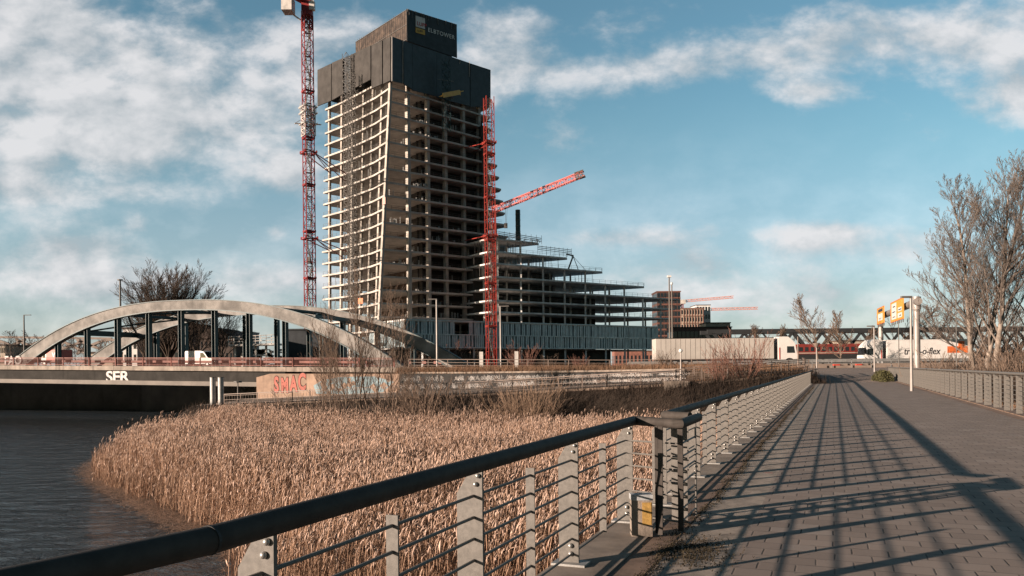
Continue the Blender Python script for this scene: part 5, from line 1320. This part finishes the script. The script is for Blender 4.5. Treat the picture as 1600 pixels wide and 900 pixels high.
lamp(782.5,478,563,91.5,1.3,'thin street lamp just right of the orange crane mast','arm',.10,'gpipe',1.0)
lamp(1046.5,432,528,98.6+3.5,1.2,'taller white topped mast rising behind the grey trailer','flood',.10,'flange')
lamp(1050.5,443,528,104.5,1.2,'shorter mast right beside the taller one behind the grey trailer','ball',.09,'flange')
lamp(1064,548,597,66.4,.3,'short globe lamp on the promenade edge in front of the grey trailer','ball',.06,'gpipe')
lamp(188.5,437,520,128,2.2,'tall mast with a flat round head behind the left part of the arch','disc',.17,'scaffold')
lamp(38,492,556,135,2.4,'street lamp with a short arm at the far left of the bridge','arm',.13,'scaffold',1.2)
lamp(1276,536,566,88,1.2,'short lamp with a cone shaped head at the walkway end by the bare tree','cone',.06,'gpipe')
lamp(1247,526,568,88.2,1.2,'plain thin pole beside the white truck cab','none',.07,'prail')
lamp(372,596,640,82.9,-2,'dark lamp with small head standing on the promenade end by the bridge','disc',.07,'scaffold')
lamp(1405,500,600,70,.3,'thin bare pole between the gantry legs behind the right railing','none',.04,'scaffold')
lamp(1495,430,590,62,-.9,'thin pole rising in front of the large bare tree','none',.035,'scaffold')
# mooring piles
for i, (px, l_) in enumerate(((332.5,'left one of the pair of steel mooring piles by the reeds'),(345,'right one of the pair of steel mooring piles by the reeds'))):
    t = empty('mooring_pile', (at(px,600,84).x,84,WZ), 0, l_, 'mooring pile', 'mooring piles'); top = at(px,590,84).z-WZ
    b = MB(); b.tube([(0,0,-1.2),(0,0,top)], .30, 16); b.build('pile', M['steel'], t, smooth=True); b = MB(); b.tube([(0,0,top),(0,0,top+.06)], .32, 16); b.build('cap', M['scaffold'], t)
for px in (728, 807):
    b = MB(); p = at(px+24 if px==728 else px,566,95); b.box(p.x-.22,p.x+.22,94.8,95.2,1.2,at(807,549,95).z); tag(b.build('white_pillar', M['crane_white']), 'short white pillar on the road edge %s the orange crane mast' % ('just left of' if px==728 else 'well right of'), 'pillar')
# ============================================================ BUILDINGS FAR BEHIND
def block(name, lbl, x0, x1, ytop, Y, depth, m, wins=None, roof=None, zb=1.0, wm='glass', cat='building', frame=None, ybase=560):
    a_, c_ = at(x0,ytop,Y), at(x1,ytop,Y); h = (a_.z+c_.z)/2-zb; wd = c_.x-a_.x
    t = empty(name, (a_.x,Y,zb), 0, lbl, cat)
    b = MB(); b.box(0,wd,0,depth,0,h); wl = b.build('wall', M[m], t)
    if wins:
        nx, nz, fx_, fz_ = wins; 
        for j in range(nz):
            b = MB(); z0 = h*(j+.5-fz_/2)/nz
            for i in range(nx): x_ = wd*(i+.5-fx_/2)/nx; b.box(x_, x_+wd/nx*fx_, -.04, -.002, z0, z0+h/nz*fz_)
            for i in range(max(1,int(depth/ (wd/nx)))): y_ = (wd/nx)*(i+.5-fx_/2); b.box(-.04,-.002,y_,y_+wd/nx*fx_,z0,z0+h/nz*fz_)
            b.build('window', M[wm], wl)
    if roof == 'gable':
        b = MB(); b.ext([Vector((-.4,-.4,h)),Vector((wd+.4,-.4,h)),Vector((wd*.55,-.4,h+wd*.33)),Vector((wd*.3,-.4,h+wd*.33))], (0,depth+.8,0)); b.build('roof', M['roof'], t)
    else:
        b = MB(); b.box(-.25,wd+.25,-.25,depth+.25,h,h+.35); b.build('roof', M[roof or 'roof'], t)
    return t, wd, h
t,wd,h = block('office_tower','brown gridded office tower behind the right tip of the unfinished wing',1026.5,1063,456,330,12,'brown_clad',(7,12,.78,.62),'brown_clad')
b = MB()
for k in range(13): b.box(-.12,wd+.12,-.35,-.1,h*k/12-.12,h*k/12+.12)
b.build('floor_band', M['brick_red'], t)
t,wd,h = block('scaffolded_block','pale red block wrapped in scaffolding under the far cranes',1063.5,1098,482,420,14,'beige',(8,8,.6,.55))
b = MB()
for k in range(9): b.bar((-.5,-1,h*k/8),(wd+.5,-1,h*k/8),.22)
for k in range(9): b.bar((wd*k/8,-1,0),(wd*k/8,-1,h),.22)
b.build('scaffolding', M['brick_red'], t)
t,wd,h = block('scaffolded_block','darker right part of the scaffolded block, beside the far orange mast',1088,1110,477,428,14,'podium',(5,8,.7,.6))
block('low_hall','low dark brown hall with long roof right of the office tower',1052,1143,512,300,12,'brown_clad',(14,3,.8,.45))
block('low_hall','small pale building on top of the low brown hall',1103,1141,505,312,10,'beige',(9,3,.6,.5))
block('low_house','long low brick house behind the train',1290,1420,545,190,12,'brick_red',(16,2,.5,.5))
block('low_house','beige low building between trees above the road at right',1316,1352,533,230,12,'beige',(6,2,.6,.5))
block('low_hall','low red brick shed glimpsed under the right end of the fin facade',960,1032,549,330,8,'brick_red',(12,1,.5,.5))
# left bank, seen through the arch
block('apartment_house','white building with dark windows behind the far arch rib',192,214,514,165,14,'white',(3,4,.5,.5))
block('warehouse','dark brick warehouse behind bare trees inside the arch',214,287,506,168,16,'roof',(9,4,.45,.4))
block('gabled_house','dark house with a gabled roof under the arch crown',312,364,529,160,12,'roof',(8,3,.4,.5),'gable')
block('distant_tower','small dark distant office block right of the gabled house',374,388,519,330,14,'blackpanel',(4,6,.6,.5),'blackpanel')
block('site_cabin','black box shaped hall behind the right hangers',447,521,516,170,14,'blackpanel',None,'blackpanel')
block('white_building','white terraced frontage between the trees at left of the arch',0,8,540,200,12,'beige',(3,3,.5,.5))
block('apartment_house','pale low building with shutters behind the far left foot of the arch',140,176,552,170,10,'beige',(8,2,.5,.5))
vd = empty('viewing_deck', at(370,560,150), 0, 'pale open deck structure with white rails between the hangers', 'deck')
o_ = Vector(vd.location); b = MB(); p0, p1 = at(362,540,150)-o_, at(437,538,150)-o_
b.bar(p0, p1, 3.5, .35); b.build('deck_slab', M['crane_white'], vd)
b = MB()
for z_ in (.6,1.1,1.6): b.bar(p0+Vector((0,-1.7,z_)), p1+Vector((0,-1.7,z_+.15)), .12)
for k in range(10): q_ = p0.lerp(p1,k/9)+Vector((0,-1.7,0)); b.bar(q_, q_+Vector((0,0,1.7)), .1)
b.build('deck_rail', M['crane_white'], vd)
b = MB()
for k in range(5): q_ = p0.lerp(p1,(k+.3)/4.6); b.bar(q_, Vector((q_.x,q_.y,-4)), .35)
b.build('deck_column', M['crane_white'], vd)
rr = random.Random(5); b = MB()
for k in range(160):
    x_ = rr.uniform(at(376,560,158).x, at(436,560,158).x); z_ = rr.uniform(1.2,5.6); b.box(x_,x_+rr.uniform(.3,1.6),158,158.6,z_,z_+rr.uniform(.15,.5))
tag(b.build('stacked_material', M['crane_white']), 'stacks of pale site material below the open deck', 'building material')
# far lens-girder bridge at the left edge
fb_ = empty('far_bridge', at(0,560,300), 0, 'distant pale lattice arch bridge at the far left behind bare trees', 'bridge')
o_ = Vector(fb_.location)
for k in range(3):
    b = MB(); pts = []
    for i in range(17):
        px = -70+95*k+i*110/16.; s_ = math.sin(math.pi*i/16)
        pts.append((at(px, 553-22*s_, 300)-o_, at(px, 546-16+17*s_, 300)-o_))
    for (a0_,a1_),(c0_,c1_) in zip(pts, pts[1:]):
        b.bar(a0_, c0_, .9); b.bar(a1_, c1_, .9); b.bar(a0_, c1_, .3); b.bar(a1_, c0_, .3)
    b.build('lens_girder', M['prail'], fb_)
b = MB(); b.bar(at(-60,526,302)-o_, at(175,529,302)-o_, .8, .8)
b.build('wire_beam', M['prail'], fb_)

# ============================================================ TREES
def tz(px, py, Y): return at(px, py, Y).z
def base(px, Y, z): return Vector((at(px, 560, Y).x, Y, z))
big1 = tree('bare_tree', 'large bare tree with several pale trunks right of the gantry, centre trunk', base(1534,74,-.9), 101, 21.2, .34, 'bark_pale', 'twig_grey', group=None, nlev=4, kids=(38,11,8,6), spread=.6, up=.6, first=.16, lenf=.44, wander=.06, tw=.012, leaders=1, ratio=.5, lean=(.04,0))
tree('bare_tree', 'bare tree just left of the centre trunk, its crown reaching farthest left over the gantry', base(1521,75.5,-.9), 55, 17.6, .28, 'bark_pale', 'twig_grey', nlev=4, kids=(38,11,8,6), spread=.62, up=.6, first=.15, lenf=.46, wander=.06, tw=.012, lean=(-.05,0), ratio=.5)
tree('bare_tree', 'leaning bare tree at the right edge of the picture', base(1552,72,-.9), 77, 20.8, .32, 'bark_pale', 'twig_grey', nlev=4, kids=(36,11,8,6), spread=.58, up=.6, first=.18, lenf=.44, wander=.06, tw=.012, lean=(.12,0), ratio=.5)
tree('bare_tree', 'bare tree at the far right behind the leaning one', base(1592,80,-.9), 78, 19.5, .28, 'bark', 'twig_grey', nlev=4, kids=(30,10,8,5), spread=.58, up=.55, first=.2, lenf=.45, tw=.012, ratio=.5)
tree('bare_tree', 'broad round bare tree behind the arch crown at left', base(264,150,1), 12, 19.8, .55, 'twig_dark', 'twig_dark', nlev=4, kids=(1,15,10,7), spread=.46, up=.22, lenf=.5, wander=.06, tw=.02, fan=26, ratio=.5)
tree('bare_tree', 'smaller bare tree right of the broad round one', base(303,146,1), 13, 15, .3, 'twig_dark', 'twig_dark', nlev=3, kids=(1,12,9), spread=.45, up=.2, lenf=.5, tw=.022, fan=14)
tree('bare_tree', 'bare tree between the hangers above the gabled roof', base(345,150,1), 14, 12.5, .25, 'twig_dark', 'twig_dark', nlev=3, kids=(1,12,9), spread=.45, up=.2, lenf=.5, tw=.022, fan=13)
tree('bare_tree', 'low bare tree in front of the dark warehouse', base(230,140,1), 15, 12, .25, 'twig_dark', 'twig_dark', nlev=3, kids=(1,12,9), spread=.45, up=.2, lenf=.5, tw=.022, fan=13)
for i, (px, Y, h, s, l) in enumerate(((1281,96.5,9.2,31,'tall narrow bare street tree at the walkway end'),(1318,104,7.4,32,'smaller bare street tree left of the white delivery truck'),(1183,125,6.8,33,'small bare tree above the truck cab, left one'),(1215,128,6.6,34,'small bare tree above the truck cab, right one'),(1388,112,10.5,35,'bare tree between the gantry legs'),(1352,125,6.2,36,'small bare tree just left of the gantry'))):
    tree('bare_tree', l, base(px,Y,.9), s, h, .14, 'bark', 'twig', 'bare street trees along the far road', nlev=3, kids=(28,12,9), spread=.55, up=.4, first=.22, lenf=.42, tw=.015)
rr = random.Random(40)
sap = [(519,68.5,11.4,-.03),(528,70,10,-.02),(537,69,9.6,-.015),(545,68,8.6,.02),(562,70.5,12.6,-.07),(569,69,11.8,-.05),(577,70,13.6,.0),(583,69.4,13.0,.02),(597,69.5,12.2,.05),(612,68.5,11.0,.07),(627,67.5,6.5,.05),(500,71,8,-.03)]
names_ = ['leftmost but one','third from the left','fourth from the left','short, leaning right','leaning left in the middle','middle, beside the leaning one','tallest of the group','tall, just right of the tallest','right, leaning right','rightmost tall','short one at the right','far left short']
for i, (px, Y, h, ln) in enumerate(sap):
    tree('sapling', 'thin bare sapling rising from the reeds by the abutment, %s' % names_[i], base(px,Y,-4.7), 200+i, h, .075+.02*(h>11), 'bark', 'twig', 'saplings between the reeds and the abutment wall', nlev=3, kids=(26,8,6), spread=.45, up=.4, first=.2, lenf=.38, wander=.055, tw=.0075, lean=(ln,0), ratio=.5)
# bushes
bush_a = empty('bush', base(820,64,-4.7), 0, 'large spreading bare willow bush between the reeds and the scribbled wall', 'bush')
def bush_mesh(seed, h, n, spread, tw, kids=(5,4), up=.25):
    r = random.Random(seed); A = MB()
    for q in range(n):
        a = r.uniform(0,6.28); s = r.uniform(.05,spread); d = Vector((math.cos(a)*s, math.sin(a)*s, 1)).normalized()
        t_, c_ = grow(seed*91+q, h*r.uniform(.55,1), tw*3.2, nlev=2, kids=kids, spread=.4, up=up, first=.2, lenf=.42, wander=.09, tw=tw, sides=(4,3,3,3,3), lean=(d.x,d.y))
        o_ = (math.cos(a)*s*.7, math.sin(a)*s*.7)
        A.add([(v[0]+o_[0],v[1]+o_[1],v[2]) for v in t_.v], t_.f); A.add([(v[0]+o_[0],v[1]+o_[1],v[2]) for v in c_.v], c_.f)
    return A
bm1 = bush_mesh(1, 5.9, 130, .95, .012); bush_a.empty_display_size=.2; bm1.build('stems', mat('willow_stems', (.26,.175,.12), .9, .2, 1, bump=0, island=.3), bush_a)
bm2 = bush_mesh(2, 3.6, 34, .75, .010).build('stems', M['twig_red']).data
bm3 = bush_mesh(3, 2.6, 30, .9, .011).build('stems', M['twig_dark']).data
bm4 = bush_mesh(4, 3.4, 30, .8, .010).build('stems', M['twig']).data
for o_ in [o for o in COL.objects if o.name.startswith('stems') and o.parent is None]: bpy.data.objects.remove(o_)
def bush(px, Y, z, md, sc, lbl, group=None, name='bush'):
    t = empty(name, base(px,Y,z), 0, lbl, 'bush', group); o_ = bpy.data.objects.new('stems', md); COL.objects.link(o_); o_.parent = t
    o_.scale = (sc if hasattr(sc,'__len__') else (sc,sc,sc)); o_.rotation_euler = (0,0,(px*1.7)%6.28); return t
bush(1162,66.5,.3,bm2,1.25,'reddish bare bush in front of the trailer nearest its cab')
bush(1122,66,.1,bm2,1.0,'reddish bare bush in front of the trailer, left of the larger one')
bush(1036,85,1.2,bm4,.8,'small bare bush at the left end of the grey trailer')
bush(905,88,1.2,bm2,.55,'low reddish bush on the roadside right of the orange crane')
for i,(px,Y,z,md,sc,l) in enumerate([(715,66,-4.5,bm4,1.7,'in front of the left end of the scribbled wall'),(770,65,-4.5,bm4,1.3,'left of the large willow bush'),(668,68,-4.6,bm4,2.0,'just right of the saplings'),(640,67,-4.6,bm4,1.9,'at the foot of the rightmost saplings'),
    (450,74,-4.6,bm3,1.4,'below the pink letters'),(480,73,-4.6,bm4,1.5,'between the pink letters and the saplings'),(410,76,-4.6,bm3,1.0,'below the promenade end'),(556,68,-4.6,bm3,1.2,'amid the saplings')]):
    bush(px,Y,z,md,(sc*1.15,sc*1.15,sc),'bare brown bush %s' % l,'bushes along the back of the reeds')
for i,(px,Y,md,sc,l) in enumerate([(700,98,bm2,1.1,'under the fin facade by the arch foot'),(735,97,bm4,.9,'left of the orange crane mast'),(815,96,bm2,1.0,'under the fin facade right of the orange crane'),(855,97,bm4,.7,'beside the white pillar under the facade'),(650,100,bm3,1.4,'behind the right arch foot'),(610,106,bm3,1.7,'between the arch feet'),(480,118,bm3,1.2,'between the hangers left of the black hall'),(575,112,bm4,1.6,'under the right arch behind the saplings'),(530,116,bm4,1.4,'under the right half of the arch')]):
    bush(px,Y+10,1.0,md,(sc*1.3,sc*1.3,sc*1.2),'bare bush behind the road %s' % l,'bushes behind the road')
# dark brush on the bank below the promenade
def brush(name, label, seed, num, pts, h, m, wid=.014):
    return grasspatch(name, label, pts, num, h, m, seed, wid=wid, cat='brush', lean=.25)
bankp = [(Vector(a),Vector(b)) for a, b in zip(toe, PF)]
M['brush'] = mat('dead_brush', (.034,.022,.015), .95, .3, .4, bump=0, island=.55)
brush('brush', 'dark dead brush covering the bank between the reeds and the promenade', 31, 60000, bankp, .8, M['brush'])
for (u0_,u1_,l) in ((50,90,'dark tangled undergrowth below the bare trees beyond the right railing'),):
    brush('undergrowth', l, 33, 60000, [((W(7.5,u_,-.9)),(W(34,u_,-.9))) for u_ in (46,56,66,76)], 2.1, M['brush'], wid=.02)
rr = random.Random(60)
for i,(px,Y,sc,l) in enumerate([(1450,64,1.0,'right of the lamp post'),(1470,70,1.3,'below the delivery truck lettering'),(1500,60,1.2,'left of the pale trunks'),(1545,58,1.3,'at the foot of the pale trunks'),(1580,56,1.5,'at the right edge before the trunks'),(1598,50,1.3,'nearest at the right edge'),(1420,78,.9,'between gantry leg and lamp post'),(1560,80,2.3,'tall one behind the pale trunks'),(1595,78,2.5,'tall one at the far right'),(1500,82,1.8,'behind the thin pole'),(1440,88,1.0,'at the foot of the gantry')]):
    bush(px,Y,-.9,rr.choice((bm3,bm4)),(sc,sc,sc),'bare bush beyond the right railing, %s' % l,'bushes beyond the right railing')
hd = empty('evergreen_shrub', base(1379,70,.1)+Vector((0,0,-.1)), 0, 'small clipped olive green shrub at the far end of the right railing', 'shrub')
b = MB(); rr = random.Random(7)
for k in range(3800):
    a = rr.uniform(0,6.28); e_ = math.acos(rr.uniform(-.3,1)); r_ = (1-rr.random()**3*.4)*(1+.15*math.sin(a*5)); x,y,z = r_*.75*math.sin(e_)*math.cos(a), r_*1.1*math.sin(e_)*math.sin(a), .15+r_*.8*math.cos(e_)
    q = [Vector((rr.gauss(0,.05),rr.gauss(0,.05),rr.gauss(0,.05))) for _ in range(3)]; b.add([Vector((x,y,z))+v for v in q], [(0,1,2)])
b.build('foliage', mat('olive_leaves', (.085,.08,.03), .8, .3, 3, bump=0, island=.5), hd)
# bare tree line on the horizon
M['treeline'] = mat('distant_twigs', (.10,.078,.066), .95, .2, .2, bump=0)
rr = random.Random(71)
protos = []
for s in range(4):
    a_, c_ = grow(900+s, 12, .22, nlev=3, kids=(14,7,5), spread=.65, up=.25, first=.15, lenf=.5, tw=.035, sides=(4,3,3,3,3)); protos.append((a_, c_))
pm = []
for a_, c_ in protos:
    t = empty('bare_tree', (0,0,-500)); o1 = a_.build('trunk', M['treeline'], t); o2 = c_.build('crown', M['treeline'], t); pm.append((o1.data,o2.data)); bpy.data.objects.remove(o1); bpy.data.objects.remove(o2); bpy.data.objects.remove(t)
ORD = 'first second third fourth fifth sixth seventh eighth ninth tenth eleventh twelfth thirteenth fourteenth fifteenth sixteenth seventeenth eighteenth nineteenth twentieth'.split()
def ftree(px, Y, h, lbl):
    t = empty('bare_tree', base(px,Y,1.0), rr.uniform(0,6), lbl, 'tree', 'bare trees along the horizon'); i = rr.randrange(4)
    for d_, n_ in zip(pm[i], ('trunk','crown')):
        o_ = bpy.data.objects.new(n_, d_); COL.objects.link(o_); o_.parent = t; o_.scale = (h/12,)*3
k = 0
spots = [(x, rr.uniform(190,260), rr.uniform(7.5,11)) for x in range(4,186,13)]
for i, (x, Y, h) in enumerate(spots): ftree(x, Y, h, ORD[i]+' bare tree from the left in the row behind the left arch end')
for i, x in enumerate(range(1150,1600,26)): ftree(x+rr.uniform(-8,8), rr.uniform(195,250), rr.uniform(5.5,8.5), ORD[i]+' low bare tree from the left behind the railway truss bridge')
for i, x in enumerate((1455,1480,1510,1540,1565,1590)): ftree(x, rr.uniform(105,135), rr.uniform(8,11), ORD[i]+' bare tree from the left in the thicket behind the delivery truck')
